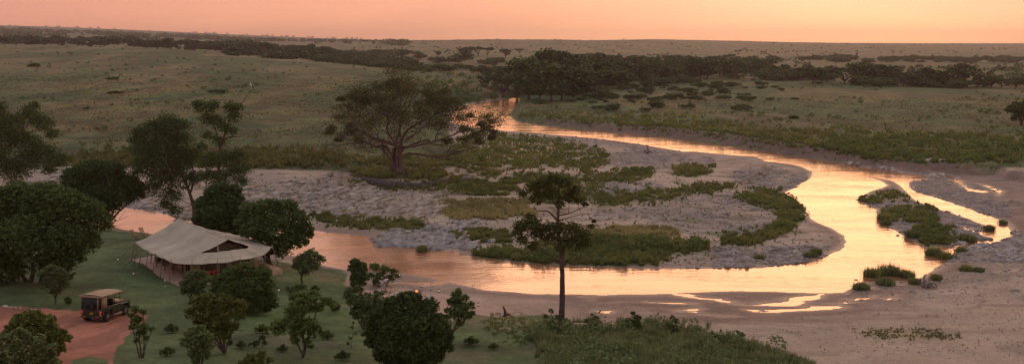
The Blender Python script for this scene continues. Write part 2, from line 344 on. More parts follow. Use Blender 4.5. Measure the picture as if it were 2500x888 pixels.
M['bark_pale'] = mat('bark_pale', (.24, .19, .17), .9, .35, 2.5, .6)
M['bark_fig'] = mat('bark_fig', (.13, .085, .075), .9, .45, .8, .6)
M['canvas'] = mat('canvas', (.43, .365, .275), .85, .2, .45, .15, obj=False)
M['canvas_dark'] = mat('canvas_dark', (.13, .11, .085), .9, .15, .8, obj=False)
M['canvas_cream'] = mat('canvas_cream', (.40, .34, .26), .85, .12, .8, obj=False)
M['seam'] = mat('seam', (.22, .18, .13), .85, .1, 2, obj=False)
M['wood'] = mat('wood', (.26, .15, .085), .6, .3, 3)
M['wood_dark'] = mat('wood_dark', (.10, .055, .035), .6, .3, 3)
M['deck'] = mat('deck', (.36, .25, .19), .75, .15, .9, .2, obj=False)
M['green_paint'] = mat('green_paint', (.022, .030, .013), .38, .15, 1.5, obj=False, spec=.5)
M['black'] = mat('black', (.015, .015, .015), .5, .2, 4, obj=False)
M['rubber'] = mat('rubber', (.03, .026, .024), .8, .3, 5, .2, obj=False)
M['steel'] = mat('steel', (.18, .17, .16), .45, .2, 4, metal=.6, obj=False)
M['roofcloth'] = mat('roofcloth', (.40, .27, .17), .85, .12, 1.2, .15, obj=False)
M['sidecloth'] = mat('sidecloth', (.27, .20, .13), .85, .15, 1.5, obj=False)
M['red'] = mat('red', (.55, .05, .03), .45, .1, 3, obj=False)
M['orange'] = mat('orange', (.75, .26, .10), .5, .1, 3, obj=False)
M['yellow'] = mat('yellow', (.62, .40, .05), .5, .08, 3, obj=False)
M['white'] = mat('white', (.72, .68, .62), .6, .06, 3, obj=False)
M['chair_cloth'] = mat('chair_cloth', (.62, .62, .58), .8, .08, 3, obj=False)
M['skin'] = mat('skin', (.10, .055, .035), .6, .1, 8, obj=False)
M['glass'] = mat('glass', (.25, .22, .2), .08, .05, 3, obj=False, spec=.8)
M['flame'] = mat('flame', (1, .5, .15), .5, 0, 3, obj=False, emit=(1, .33, .08, 1.3))
M['lampglow'] = mat('lampglow', (1, .9, .75), .5, 0, 3, obj=False, emit=(1, .65, .36, .22))
M['ember'] = mat('ember', (.9, .2, .05), .5, .3, 6, obj=False, emit=(1, .16, .05, 2.2))
M['rock'] = mat('rock', (.17, .152, .145), .85, scale=1.2, col2=(.40, .355, .33), bump=.6)
M['rock_out'] = mat('rock_out', (.15, .12, .10), .85, scale=.9, col2=(.50, .415, .35), bump=.6, obj=False)
M['gravel'] = mat('gravel', (.19, .16, .145), .85, scale=.5, col2=(.44, .375, .33), bump=.3, obj=False)
M['wallstone'] = mat('wallstone', (.06, .052, .05), .9, scale=5, col2=(.17, .145, .135), bump=.6, obj=False)
M['drift'] = mat('drift', (.20, .16, .15), .85, .35, 3, .5)
M['stones'] = mat('stones', (.45, .38, .33), .85, .15, 3, .4)
M['lawnblade'] = mat('lawnblade', (.10, .15, .045), .8, scale=.3, col2=(.18, .23, .075), trans=.5, obj=False)
M['savherb'] = mat('savherb', (0.102, 0.115, 0.036), .8, scale=.05, col2=(0.230, 0.200, 0.072), trans=.5, obj=False)
# ground
def ground_mat():
    m = bpy.data.materials.new('ground'); m.use_nodes = True; t = m.node_tree; b = t.nodes['Principled BSDF']; Lk = t.links.new
    at_ = nd(t, 'ShaderNodeAttribute', attribute_name='soil'); tr = nd(t, 'ShaderNodeAttribute', attribute_name='trait')
    tc = nd(t, 'ShaderNodeTexCoord'); sp = nd(t, 'ShaderNodeSeparateColor'); Lk(tr.outputs['Color'], sp.inputs[0])
    def noi(s, d=6, r=.6, sc=(1, 1, 1)):
        mp = nd(t, 'ShaderNodeMapping'); mp.inputs['Scale'].default_value = sc; Lk(tc.outputs['Object'], mp.inputs[0])
        n = nd(t, 'ShaderNodeTexNoise'); n.inputs['Scale'].default_value = s; n.inputs['Detail'].default_value = d; n.inputs['Roughness'].default_value = r
        Lk(mp.outputs[0], n.inputs['Vector']); return n.outputs[0]
    def mrg(v, a, b_, lo=.3, hi=.7):
        n = nd(t, 'ShaderNodeMapRange'); n.inputs[1].default_value = lo; n.inputs[2].default_value = hi; n.inputs[3].default_value = a; n.inputs[4].default_value = b_; Lk(v, n.inputs[0]); return n.outputs[0]
    def mul(a, b_, op='MULTIPLY'):
        n = nd(t, 'ShaderNodeMath', operation=op)
        for i, q in enumerate((a, b_)):
            if isinstance(q, (int, float)): n.inputs[i].default_value = q
            else: Lk(q, n.inputs[i])
        return n.outputs[0]
    fine = noi(2.2, 8, .72); mid = noi(.22, 6, .6); big = noi(.02, 5, .6); grit = noi(7, 3, .7)
    # contrast grows on vegetated ground (trait r)
    f1 = mrg(fine, .45, 1.5); f2 = mrg(mid, .6, 1.36); f3 = mrg(big, .74, 1.22); f4 = mrg(grit, .8, 1.2)
    v = mul(mul(f1, f2), f3)
    vs = mul(mrg(fine, .74, 1.22), mul(mrg(mid, .84, 1.14), f4))
    mx = nd(t, 'ShaderNodeMix'); Lk(sp.outputs[0], mx.inputs[0]); Lk(vs, mx.inputs[2]); Lk(v, mx.inputs[3])
    sc = nd(t, 'ShaderNodeVectorMath', operation='SCALE'); Lk(at_.outputs['Color'], sc.inputs[0]); Lk(mx.outputs[0], sc.inputs[3])
    # hue drift on grass: green to straw
    hd = nd(t, 'ShaderNodeMix', data_type='RGBA', blend_type='MULTIPLY'); Lk(sc.outputs[0], hd.inputs[6])
    hr = ramp(t, [(.36, (.80, 1.05, .8)), (.5, (1, 1, 1)), (.66, (1.32, 1.02, .9))]); Lk(noi(.06, 7, .65), hr.inputs[0])
    Lk(hr.outputs[0], hd.inputs[7]); Lk(sp.outputs[0], hd.inputs[0]); Lk(hd.outputs[2], b.inputs['Base Color'])
    # pebbles
    vo = nd(t, 'ShaderNodeTexVoronoi'); vo.inputs['Scale'].default_value = 2.6; Lk(tc.outputs['Object'], vo.inputs['Vector'])
    hgt = mul(mul(fine, .22), mul(mul(vo.outputs[0], sp.outputs[1]), -.35), 'ADD')
    hgt = mul(hgt, mul(mid, .25), 'ADD')
    bp = nd(t, 'ShaderNodeBump'); bp.inputs['Strength'].default_value = .9; bp.inputs['Distance'].default_value = .6; Lk(hgt, bp.inputs['Height']); Lk(bp.outputs[0], b.inputs['Normal'])
    Lk(mrg(sp.outputs[2], .92, .32, 0, 1), b.inputs['Roughness']); b.inputs['Specular IOR Level'].default_value = .35
    return m
def water_mat():
    m = bpy.data.materials.new('river_water'); m.use_nodes = True; t = m.node_tree; b = t.nodes['Principled BSDF']; Lk = t.links.new
    b.inputs['Base Color'].default_value = (.42, .19, .10, 1); b.inputs['Roughness'].default_value = .10
    tc = nd(t, 'ShaderNodeTexCoord')
    def noi(s, sc, d=4, rot=0):
        mp = nd(t, 'ShaderNodeMapping'); mp.inputs['Scale'].default_value = sc; mp.inputs['Rotation'].default_value = (0, 0, rot); Lk(tc.outputs['Object'], mp.inputs[0])
        n = nd(t, 'ShaderNodeTexNoise'); n.inputs['Scale'].default_value = s; n.inputs['Detail'].default_value = d; Lk(mp.outputs[0], n.inputs['Vector']); return n.outputs[0]
    n1 = noi(.9, (.5, 1.5, 1), 6, .15); n2 = noi(.12, (.35, 1.3, 1), 5, .1)
    r = ramp(t, [(.42, (0, 0, 0)), (.62, (1, 1, 1))]); Lk(n2, r.inputs[0])
    mm = nd(t, 'ShaderNodeMath', operation='MULTIPLY'); Lk(n1, mm.inputs[0]); Lk(r.outputs[0], mm.inputs[1])
    ad = nd(t, 'ShaderNodeMath', operation='ADD'); Lk(mm.outputs[0], ad.inputs[0])
    ml = nd(t, 'ShaderNodeMath', operation='MULTIPLY'); Lk(n1, ml.inputs[0]); ml.inputs[1].default_value = .35; Lk(ml.outputs[0], ad.inputs[1])
    bp = nd(t, 'ShaderNodeBump'); bp.inputs['Strength'].default_value = .8; bp.inputs['Distance'].default_value = .11; Lk(ad.outputs[0], bp.inputs['Height']); Lk(bp.outputs[0], b.inputs['Normal'])
    gl = nd(t, 'ShaderNodeBsdfGlossy'); gl.inputs['Color'].default_value = (.98, .74, .52, 1); gl.inputs['Roughness'].default_value = .13; Lk(bp.outputs[0], gl.inputs['Normal'])
    mx = nd(t, 'ShaderNodeMixShader')
    lw = nd(t, 'ShaderNodeLayerWeight'); lw.inputs[0].default_value = .62; Lk(bp.outputs[0], lw.inputs[1])
    sr = ramp(t, [(.36, (.80, .80, .80)), (.56, (1, 1, 1))]); Lk(noi(.35, (.22, 1.9, 1), 7, .12), sr.inputs[0])
    fm = nd(t, 'ShaderNodeMath', operation='MULTIPLY'); Lk(lw.outputs[0], fm.inputs[0]); Lk(sr.outputs[0], fm.inputs[1])
    Lk(fm.outputs[0], mx.inputs[0]); Lk(b.outputs[0], mx.inputs[1]); Lk(gl.outputs[0], mx.inputs[2]); Lk(mx.outputs[0], t.nodes['Material Output'].inputs[0])
    return m
M['ground'] = ground_mat(); M['water'] = water_mat()
# ------------------------------------------------------------------ ground sheet
NC, NR = 1150, 980
uu = np.linspace(-.95, .95, NC)
s_ = np.linspace(0, 1, NR)
# rows packed where the view is shallow enough to need them
ka = np.array([16, 40, 60, 130, 420, 1200, 9000.]); kb = np.array([0, .02, .08, .42, .78, .92, 1.0])
yy = np.exp(np.interp(s_, kb, np.log(ka)))
X = yy[:, None] * uu[None]; Y = np.repeat(yy[:, None], NC, 1)
Z = height(X, Y)
GZ = (yy, uu, Z)
px, py = topix(X, Y, Z)
wsd = water_sd(X, Y)
jit = (fbm(X / 6, Y / 6, 4) - .5)
jit2 = (fbm(X / 1.3, Y / 1.3, 3) - .5)
near = Y < 640
def msk(P, soft=13, j=34):
    d = psd(P, px + jit2 * 8, py * 1.0 + jit * j + jit2 * 10); return sstep(soft, -soft, d)
def pmask(px_, py_, P): return psd(P, px_, py_) < 0
G = {}
G['gp'] = [(1100,402),(1115,350),(1150,318),(1230,328),(1330,338),(1400,348),(1450,358),(1490,375),(1480,400),(1440,415),(1330,403),(1240,410),(1215,428),(1150,424)]
G['p1'] = [(1050,438),(1120,428),(1200,440),(1260,445),(1270,460),(1220,478),(1150,468),(1080,462)]
G['p2'] = [(1230,432),(1330,425),(1400,435),(1480,425),(1550,410),(1600,420),(1560,440),(1450,447),(1330,452),(1240,447)]
G['p3'] = [(1070,508),(1130,488),(1230,485),(1290,500),(1310,520),(1200,537),(1110,528)]
G['p4'] = [(1290,452),(1440,452),(1480,478),(1550,478),(1640,466),(1740,452),(1800,448),(1800,456),(1700,470),(1600,488),(1480,505),(1430,490),(1330,490)]
G['p5'] = [(1640,412),(1700,400),(1748,400),(1740,418),(1700,432),(1650,428)]
G['p6'] = [(1800,478),(1860,458),(1930,478),(1962,500),(1968,530),(1940,555),(1880,580),(1830,600),(1770,597),(1760,582),(1850,570),(1900,540),(1905,512),(1840,500)]
G['p7'] = [(1155,618),(1250,610),(1330,600),(1440,588),(1500,575),(1600,583),(1730,595),(1730,607),(1660,614),(1560,644),(1420,650),(1300,644),(1170,632)]
G['p8'] = [(1095,572),(1170,560),(1260,573),(1240,592),(1120,587)]
G['p9'] = [(1440,566),(1520,555),(1640,560),(1660,573),(1560,582),(1450,582)]
G['i1'] = [(2088,482),(2130,476),(2155,494),(2120,504)]
G['i2'] = [(2140,474),(2180,466),(2225,490),(2180,494)]
G['i3'] = [(2150,512),(2230,505),(2295,535),(2262,548),(2170,532)]
G['i4'] = [(2225,562),(2270,550),(2335,568),(2335,600),(2290,612),(2250,592)]
G['i5'] = [(2235,490),(2300,504),(2300,514),(2240,500)]
G['i6'] = [(2245,622),(2300,618),(2345,605),(2330,630),(2290,632)]
G['p11'] = [(755,527),(820,520),(880,540),(1040,543),(1020,560),(930,560),(800,547)]
G['p12'] = [(2080,806),(2180,800),(2300,812),(2350,826),(2250,830),(2120,820)]
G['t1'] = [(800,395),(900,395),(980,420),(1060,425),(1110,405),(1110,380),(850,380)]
GRV = [[(1480,375),(1560,358),(1650,368),(1740,383),(1745,400),(1690,405),(1560,412),(1490,400)],[(1430,452),(1530,445),(1620,452),(1600,470),(1450,476)],
 [(1790,425),(1880,405),(1985,425),(1950,455),(1912,474),(1860,458),(1800,450)],[(1500,505),(1650,482),(1820,468),(1900,482),(1900,540),(1850,570),(1700,572),(1600,540),(1450,522)],
 [(2090,485),(2180,460),(2260,495),(2400,545),(2400,580),(2300,600),(2180,560)],[(2200,425),(2330,428),(2450,470),(2470,540),(2400,520),(2230,470)],[(2300,600),(2500,560),(2500,640),(2380,640),(2310,640)],
 [(1740,605),(1900,600),(2060,600),(2000,650),(1740,655)],[(1240,330),(1480,340),(1620,362),(1560,362),(1450,352),(1330,345)]]
RCK = [[(540,432),(650,416),(850,445),(950,470),(1050,478),(1110,490),(1040,532),(930,522),(760,527),(650,500),(540,480)],[(60,428),(190,410),(210,445),(90,455)],[(320,470),(450,490),(480,535),(360,514),(300,500)],
 [(915,578),(960,560),(1080,553),(1160,543),(1240,533),(1250,572),(1160,592),(1120,612),(1000,602),(925,600)],[(2070,400),(2230,410),(2330,415),(2230,425),(2120,412)],[(1180,540),(1260,535),(1260,560),(1180,560)]]
RED = [(-500,748),(40,745),(120,752),(195,757),(320,757),(366,760),(352,782),(310,820),(282,850),(272,900),(330,1100),(-500,1100)]
def lerp(a, b, w): return a * (1 - w[..., None]) + b * w[..., None]
c = lambda *a: np.array(a)
colr = np.empty(X.shape + (3,)); big = fbm(X / 25, Y / 40, 4)[..., None]
sand = c(.43, .315, .235); stk = fbm(X / 9 + fbm(X / 20, Y / 20, 2) * 3, Y / 1.6, 4)[..., None]
colr[:] = sand * (.72 + .30 * big + .28 * stk)
# pinkish grey of the right-hand flats and browner mud near the water
mud = msk([(1150,700),(1300,712),(1640,716),(2000,700),(2300,690),(2350,680),(2200,720),(2060,760),(1800,790),(1500,790),(1350,775),(1230,765)], 10, 10)
colr = lerp(colr, c(.37, .24, .17) * (.8 + .4 * stk), mud * .7)
rb = .95 * msk([(2150,690),(2350,610),(2600,560),(2600,430),(2400,420),(2240,420),(2250,520),(2100,640)], 14, 30)
colr = lerp(colr, c(.24, .16, .135), rb * .75)
damp = sstep(.52, .66, fbm(X / 8 + 90, Y / 2.2, 4))[..., None]
colr = colr * (1 - .26 * damp)
colr = lerp(colr, c(.225, .14, .105), sstep(4.5, .3, wsd) * near * .75)
flood = 1 - np.maximum(sstep(5, -5, psd(LBANK, px, py + jit * 14)), sstep(3, -3, psd(RBANK, px, py + jit * 8)))
flood = np.where(near, flood, 0)
veg = np.zeros(X.shape); grv = np.zeros(X.shape); rk = np.zeros(X.shape)
for P in GRV: grv = np.maximum(grv, msk(P, 8, 30))
colr = lerp(colr, c(.30, .232, .19), grv * .65)
for P in RCK: rk = np.maximum(rk, msk(P, 8, 24))
colr = lerp(colr, c(.35, .27, .215), rk * .9)
green, straw = c(.12, .125, .045), c(.23, .19, .09)
patch = sstep(.42, .58, fbm(X / 9 + 40, Y / 9, 4))
vcol = green * (1 - patch[..., None]) + straw * patch[..., None]
for k, P in G.items():
    m_ = msk(P, 6, 22)
    if k in ('p12',): m_ = m_ * .5
    if k in ('p3', 'p9'): m_ = m_ * sstep(.3, .5, fbm(X / 3 + 7, Y / 3, 3)); colr = lerp(colr, straw * 1.0, m_ * .8); veg = np.maximum(veg, m_); continue
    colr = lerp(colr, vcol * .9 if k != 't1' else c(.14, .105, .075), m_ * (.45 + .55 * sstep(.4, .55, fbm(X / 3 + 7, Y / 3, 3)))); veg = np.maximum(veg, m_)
# thin growth scattered over the bars
thin = sstep(.60, .75, fbm(X / 4 + 9, Y / 4, 4)) * flood * sstep(380, 430, py) * (py < 640) * sstep(2, 6, wsd)
colr = lerp(colr, c(.13, .12, .06), thin * .7); veg = np.maximum(veg, thin * .7)
# savanna
sv = 1 - flood
dist = np.log(np.maximum(Y, 1))
sg = sstep(.42, .57, fbm(X / 30, Y / 60, 5)); sg2 = sstep(.40, .6, fbm(X / 8 + 70, Y / 16, 4))
scol = c(.054, .085, .022) * (1 - sg[..., None]) + c(.128, .108, .038) * sg[..., None]
scol = scol * (.66 + .40 * sg2[..., None])
# the crest of the left rise is drier, the ground near the banks greener
dry = sstep(240, 150, py) * (px < 1000) * .7 + sstep(170, 120, py) * (px >= 1000) * .8
scol = lerp(scol, c(.185, .145, .065), np.clip(dry, 0, 1) * (.4 + .6 * sg))
lowg = sstep(250, 370, py) * .75
scol = lerp(scol, c(.062, .075, .024) * (.8 + .5 * sg2[..., None]), lowg)
colr = lerp(colr, scol, sv); veg = np.maximum(veg, sv)
slope = np.zeros(X.shape); dz = np.abs(np.diff(Z, axis=0)) / np.diff(Y, axis=0); slope[1:] = dz
cut = sstep(.22, .42, slope) * near * sstep(10, 4, wsd) * (px > 1200) * (py < 430)
colr = lerp(colr, c(.19, .125, .10), cut * .9); veg = veg * (1 - cut)
# lawn and red earth
ln = sstep(3, -3, psd(LAWN, px, py + jit * 12 + jit2 * 10)) * near
lp = fbm(X / 5 + 3, Y / 5, 4)[..., None]
colr = lerp(colr, c(.070, .100, .034) * (.25 + .9 * lp + .75 * (jit2[..., None] + .5)), ln); veg = np.maximum(veg * (1 - ln), ln * .75)
bare = sstep(.56, .70, fbm(X / 3.3 + 33, Y / 3.3, 4)) * ln * sstep(540, 700, px)
colr = lerp(colr, c(.17, .14, .08), bare * .65)
rd = sstep(2, -2, psd(RED, px + jit2 * 14, py + jit * 10 + jit2 * 12)) * near * (1 - sstep(3, -3, psd([(175, 875), (215, 866), (262, 875), (270, 930), (170, 930)], px, py + jit * 8)))
track = sstep(.45, .62, fbm(X / 1.4, Y / 5, 4))[..., None]
colr = lerp(colr, c(.34, .135, .085) * (.84 + .3 * track), rd); veg = veg * (1 - rd)
te_ = np.full(X.shape, 9.); te_[near] = psd(TERR, X[near], Y[near]); te_ = sstep(.3, -.3, te_)
colr = lerp(colr, c(.44, .29, .22), te_); veg = veg * (1 - te_)
wet = sstep(1.8, .1, wsd) * near * (1 - sv * .5) * .8 * (1 - ln)
me = npmesh('ground', np.stack([X, Y, Z], -1).reshape(-1, 3),
    [(np.arange(NR - 1)[:, None] * NC + np.arange(NC - 1)[None]).reshape(-1)[:, None] + np.array([[0, 1, NC + 1, NC]])])
for nm, arr in (('soil', colr), ('trait', np.stack([veg, np.maximum(grv, rk), wet], -1))):
    a_ = me.color_attributes.new(nm, 'FLOAT_COLOR', 'POINT')
    a_.data.foreach_set('color', np.concatenate([arr, np.ones(X.shape + (1,))], -1).astype(np.float32).ravel())
tag(link('ground', me, mat=M['ground'], smooth=True), 'river valley ground of sand, gravel, lawn and grassland', 'ground', kind='structure')
wv = np.array([[-56, 64, 0], [56, 64, 0], [330, 620, 0], [-330, 620, 0]]); 
tag(link('river', npmesh('river', wv, [[[0, 1, 2, 3]]]), mat=M['water']), 'muddy river reflecting the peach dusk sky', 'river', kind='structure')
def gh(x, y):
    """ground height read back from the sheet"""
    x = np.asarray(x, float); y = np.asarray(y, float)
    r = np.interp(y, yy, np.arange(NR)); q = np.interp(x / y, uu, np.arange(NC))
    i = np.clip(r.astype(int), 0, NR - 2); j = np.clip(q.astype(int), 0, NC - 2); a = r - i; b = q - j
    return Z[i, j] * (1 - a) * (1 - b) + Z[i + 1, j] * a * (1 - b) + Z[i, j + 1] * (1 - a) * b + Z[i + 1, j + 1] * a * b

_h0 = height
def height(X, Y): return gh(np.asarray(X, float), np.clip(np.asarray(Y, float), 17, 8900))
# ------------------------------------------------------------------ vegetation builders
def leaves(Cn, size, r_, out=None, flat=.5, asp=.5):
    """one small leaf-spray face per centre; returns verts, quads"""
    n = len(Cn); a = r_.normal(size=(n, 3)); a[:, 2] *= flat
    if out is not None: a = a * .8 + out * .5
    a /= np.linalg.norm(a, axis=1)[:, None]
    b = r_.normal(size=(n, 3)); b -= (b * a).sum(1)[:, None] * a; b /= np.linalg.norm(b, axis=1)[:, None]
    s = size * r_.uniform(.6, 1.35, n)[:, None]
    V = np.stack([Cn - a * s * .6, Cn + b * s * asp, Cn + a * s * .7, Cn - b * s * asp], 1).reshape(-1, 3)
    return V, np.arange(n * 4).reshape(-1, 4)
def blob(c, r, n, r_, clumps=None, cr=.30, hollow=.55, loose=.22):
    """leaf centres: sub-clumps over an ellipsoid shell"""
    r = np.array(r, float); k = clumps or max(10, int(n / 45))
    d = r_.normal(size=(k, 3)); d[:, 2] = np.where(d[:, 2] < -.6, -d[:, 2], d[:, 2]); d /= np.linalg.norm(d, axis=1)[:, None]
    cc = np.array(c) + d * r * r_.uniform(hollow, 1.0, k)[:, None]
    idx = r_.integers(0, k, n); e = r_.normal(size=(n, 3)); e /= np.linalg.norm(e, axis=1)[:, None]
    q = cr * r.mean() * r_.uniform(.5, 1.3, k)[idx][:, None]
    P = cc[idx] + e * q * r_.uniform(.55, 1., n)[:, None] * np.array([1, 1, .75])
    lo = r_.random(n) < loose; g = r_.normal(size=(n, 3)); g /= np.linalg.norm(g, axis=1)[:, None]
    P = np.where(lo[:, None], np.array(c) + g * r * r_.uniform(.45, 1.12, n)[:, None], P)
    return P, e
def grow(mb, p, d, ln, ra, depth, r_, tips, spread=.6, up=.12, n=4, kids=(2, 3), shrink=.68):
    m = 4; pts = [np.array(p, float)]; d = np.array(d, float)
    for i in range(m):
        d = d + r_.normal(size=3) * .20; d[2] += up * .3; d /= np.linalg.norm(d); pts.append(pts[-1] + d * ln / m)
    mb.tube(pts, np.linspace(ra, ra * .55, m + 1), n, cap=False)
    if depth <= 0: tips.append(pts[-1]); tips.append(pts[-2]); return
    for k in range(r_.integers(kids[0], kids[1] + 1)):
        nd_ = d + r_.normal(size=3) * spread; nd_[2] += up; nd_ /= np.linalg.norm(nd_)
        grow(mb, pts[-1] if k == 0 else pts[r_.integers(2, m + 1)], nd_, ln * shrink * r_.uniform(.8, 1.2), ra * .55, depth - 1, r_, tips, spread, up, max(3, n - 1), kids, shrink)
def limb(mb, P, rad, n=7, r_=None, wob=0.0):
    """smooth limb through points"""
    P = np.array(P, float); m = len(P); t = np.linspace(0, m - 1, m * 4 - 3)
    Q = np.empty((len(t), 3))
    for i, a in enumerate(t):
        k = min(int(a), m - 2); f = a - k; p0 = P[max(k - 1, 0)]; p1 = P[k]; p2 = P[k + 1]; p3 = P[min(k + 2, m - 1)]
        Q[i] = .5 * ((2 * p1) + (-p0 + p2) * f + (2 * p0 - 5 * p1 + 4 * p2 - p3) * f * f + (-p0 + 3 * p1 - 3 * p2 + p3) * f ** 3)
    if wob and r_ is not None: Q[1:] += r_.normal(size=Q[1:].shape) * wob
    rr = np.interp(t, np.arange(m), np.broadcast_to(rad, (m,))); mb.tube(Q, rr, n); return Q
def plant(name, label, cat, base, blobs, leaf='leaf_mid', bark='bark', size=.17, dens=1.0, limbs=(), stems=5, group=None, seed=1, cr=.30, twigs=0, hollow=.55, stemr=.07, flat=.5, deadtwigs=None, z=None, crown='crown', trunk='trunk'):
    """blobs (px, py, radius px[, depth px]) and limbs [(px,py,radius m[,depth px])] are read off the photo and turned into
    metres round the plant's own base; every blob is a full ellipsoid in the round"""
    r_ = np.random.default_rng(seed)
    b = hit(*base) if z is None else at(base[0], base[1], z); s = mpp(b)
    def loc(px, py, dep=0.0): 
        return np.array([(px - base[0]) * s, dep * s, (base[1] - py) * s / math.cos(PIT + math.atan((base[1] - 444) / F))])
    root = empty(name, b); tag(root, label, cat, group)
    if name in ('round_bush', 'dense_bush', 'small_bush', 'dry_bush', 'lawn_bush'):
        q_ = .8 if name != 'lawn_bush' else .55
        blobs = list(blobs) + [(q[0] * .75 + base[0] * .25, q[1] + (min(base[1], 900) - q[1]) * .55, q[2] * q_) for q in blobs if base[1] - q[1] > q[2]][::(1 if q_ > .7 else 2)]
    Cs, Es = [], []
    mb = MB(); cen = []
    for i, bl in enumerate(blobs):
        px, py, rp = bl[:3]; dep = bl[3] if len(bl) > 3 else r_.uniform(-.35, .35) * rp
        R_ = rp * s; n = int(dens * 470 * (R_ / size) ** 2 / 9); n = max(90, min(n, 14000))
        p = loc(px, py, dep); cen.append((p, R_)); P, e = blob(p, (R_ * .90, R_ * .90, R_ * .76) if cr < .5 else (R_, R_, R_ * .75), n, r_, clumps=int(14 + n / 60), cr=cr * 1.05, hollow=hollow, loose=.22 if cr < .5 else .45)
        Cs.append(P); Es.append(e)
    C_ = np.concatenate(Cs); E_ = np.concatenate(Es); k = C_[:, 2] > .12; C_, E_ = C_[k], E_[k]
    if limbs:
        for lb in limbs:
            P = [loc(q[0], q[1], q[3] if len(q) > 3 else 0) for q in lb]
            limb(mb, P, [q[2] for q in lb], 8, r_, 0.01)
        starts = [loc(q[0], q[1], q[3] if len(q) > 3 else 0) for lb in limbs for q in lb[1:]]
    else:
        starts = []
        for k in range(stems):
            a = r_.uniform(0, 6.28); p, R_ = cen[k % len(cen)]
            m1 = np.array([math.cos(a) * .3, math.sin(a) * .3, 0]) * R_ * .3
            q = limb(mb, [m1 * .4 - [0, 0, .1], m1 + (p - m1) * .45 + r_.normal(size=3) * R_ * .1, p + r_.normal(size=3) * R_ * .2], [stemr * 1.3, stemr, stemr * .5], 5, r_, .02)
            starts.append(m1 + (p - m1) * .45)
    starts = np.array(starts)
    for p, R_ in cen: # boughs reaching into every clump of foliage
        j = np.argmin(np.linalg.norm(starts - (p - [0, 0, R_ * .8]), axis=1)); a = starts[j]
        limb(mb, [a, (a + p) / 2 + r_.normal(size=3) * R_ * .12 - [0, 0, R_ * .12], p], [max(stemr * .7, .03), stemr * .5, stemr * .3], 5)
        tips = []
        for _ in range(2 + twigs):
            d = r_.normal(size=3); d[2] = abs(d[2]) * .6; d /= np.linalg.norm(d)
            grow(mb, p - d * R_ * .1, d, R_ * .5, stemr * .32, 1 + (twigs > 2), r_, tips, n=4)
    mb.build(trunk, M[bark], root, smooth=True)
    V, q = leaves(C_, size, r_, E_, flat)
    link(crown, npmesh(crown, V, [q]), root, M[leaf])
    if deadtwigs:
        for q in deadtwigs:
            mb = MB()
            P = [loc(*x[:2], x[3] if len(x) > 3 else 0) for x in q]; limb(mb, P, [x[2] for x in q], 5, r_, .01)
            mb.build('dead_branch', M['bark_pale'], root, smooth=True)
    return root
# ---- the trees and bushes of the camp side, each read off the photo
plant('broadleaf_tree', 'huge dark broadleaf thicket with many trunks at the left edge above the lawn', 'tree', (105, 690),
  [(0,515,70),(60,500,62),(120,498,60),(180,505,55),(225,525,48),(255,545,34),(40,580,75,-40),(120,570,75,-50),(190,580,58,-40),(225,590,38,-20),(-30,600,90,0),(20,650,60,-20),(150,635,48,-30),(185,625,38,-30),(95,520,70,40),(-60,520,80,30)],
  'leaf_dark', 'bark', .17, .75, limbs=[[(75,690,.24),(85,650,.18),(70,600,.12)],[(100,692,.22),(112,640,.17),(130,590,.1)],[(112,692,.18,-10),(140,650,.13,-20),(175,610,.08,-20)],[(60,690,.2,10),(30,640,.15,10),(10,590,.1)],[(40,700,.2,-5),(20,650,.14),(-10,600,.1)],[(108,690,.16,20),(150,600,.12,20),(215,550,.08,0)]], seed=11, stemr=.09,
  deadtwigs=[[(250,565,.05),(280,545,.03),(305,520,.015)],[(270,552,.03),(300,540,.02),(325,530,.01)],[(262,558,.03),(290,555,.02),(312,548,.01)],[(285,543,.02),(295,530,.015),(300,512,.008)],[(300,538,.02),(312,525,.012),(318,515,.008)]])
plant('riverside_tree', 'dense rounded dark tree behind the big thicket, in front of the pale left rocks', 'tree', (262, 548),
  [(205,435,42),(240,420,38),(285,428,40),(320,455,36),(335,475,26),(180,450,26),(250,470,48,-20),(300,480,38,-15),(215,470,38,-10),(345,460,18),(270,500,35,-10)], 'leaf_dark', 'bark', .2, .75, stems=6, seed=12, stemr=.12)
plant('sparse_tree', 'sparse dark tree with a pale leaning trunk at the upper left edge', 'tree', (30, 500),
  [(0,290,34),(45,305,36),(95,285,28),(120,305,26),(140,330,18),(20,345,45),(70,350,36),(0,400,42),(110,375,34),(145,395,26),(160,385,14),(75,395,36),(40,420,36),(125,415,18),(20,270,20),(105,262,14)], 'leaf_dark', 'bark_pale', .22, .3,
  limbs=[[(30,505,.30),(38,450,.24),(50,420,.18),(70,395,.12),(110,370,.07)],[(38,450,.2),(20,410,.16),(15,360,.12),(30,310,.06)],[(50,420,.12,5),(72,400,.09,5),(60,360,.06),(90,300,.04)]], seed=13, cr=.55, twigs=1, stemr=.1, hollow=.35)
plant('leafy_tree', 'broad leafy tree with a dark trunk left of the tall forked tree, behind the tent', 'tree', (474, 545),
  [(352,330,24),(385,318,30),(425,305,30),(455,312,22),(365,365,34),(410,350,42),(450,350,34),(395,395,42),(440,395,42),(360,400,26),(345,425,22),(400,435,36),(445,435,38),(475,380,26),(380,460,26),(420,480,28),(430,515,18),(480,440,24),(405,500,16),(340,345,14)], 'leaf_dark', 'bark', .19, .27,
  limbs=[[(476,548,.34),(474,500,.28),(462,455,.22),(445,415,.16),(425,370,.08)],[(470,470,.16),(480,430,.12),(470,380,.07)],[(455,440,.14,6),(425,410,.1,10),(395,380,.06)],[(465,460,.12,-8),(430,450,.08,-12),(400,440,.05)]], seed=14, cr=.55, twigs=1, stemr=.1, hollow=.35,
  deadtwigs=[[(440,425,.05,-30),(428,395,.035,-34),(430,372,.015,-34)],[(428,395,.03,-34),(418,380,.02,-36)]])
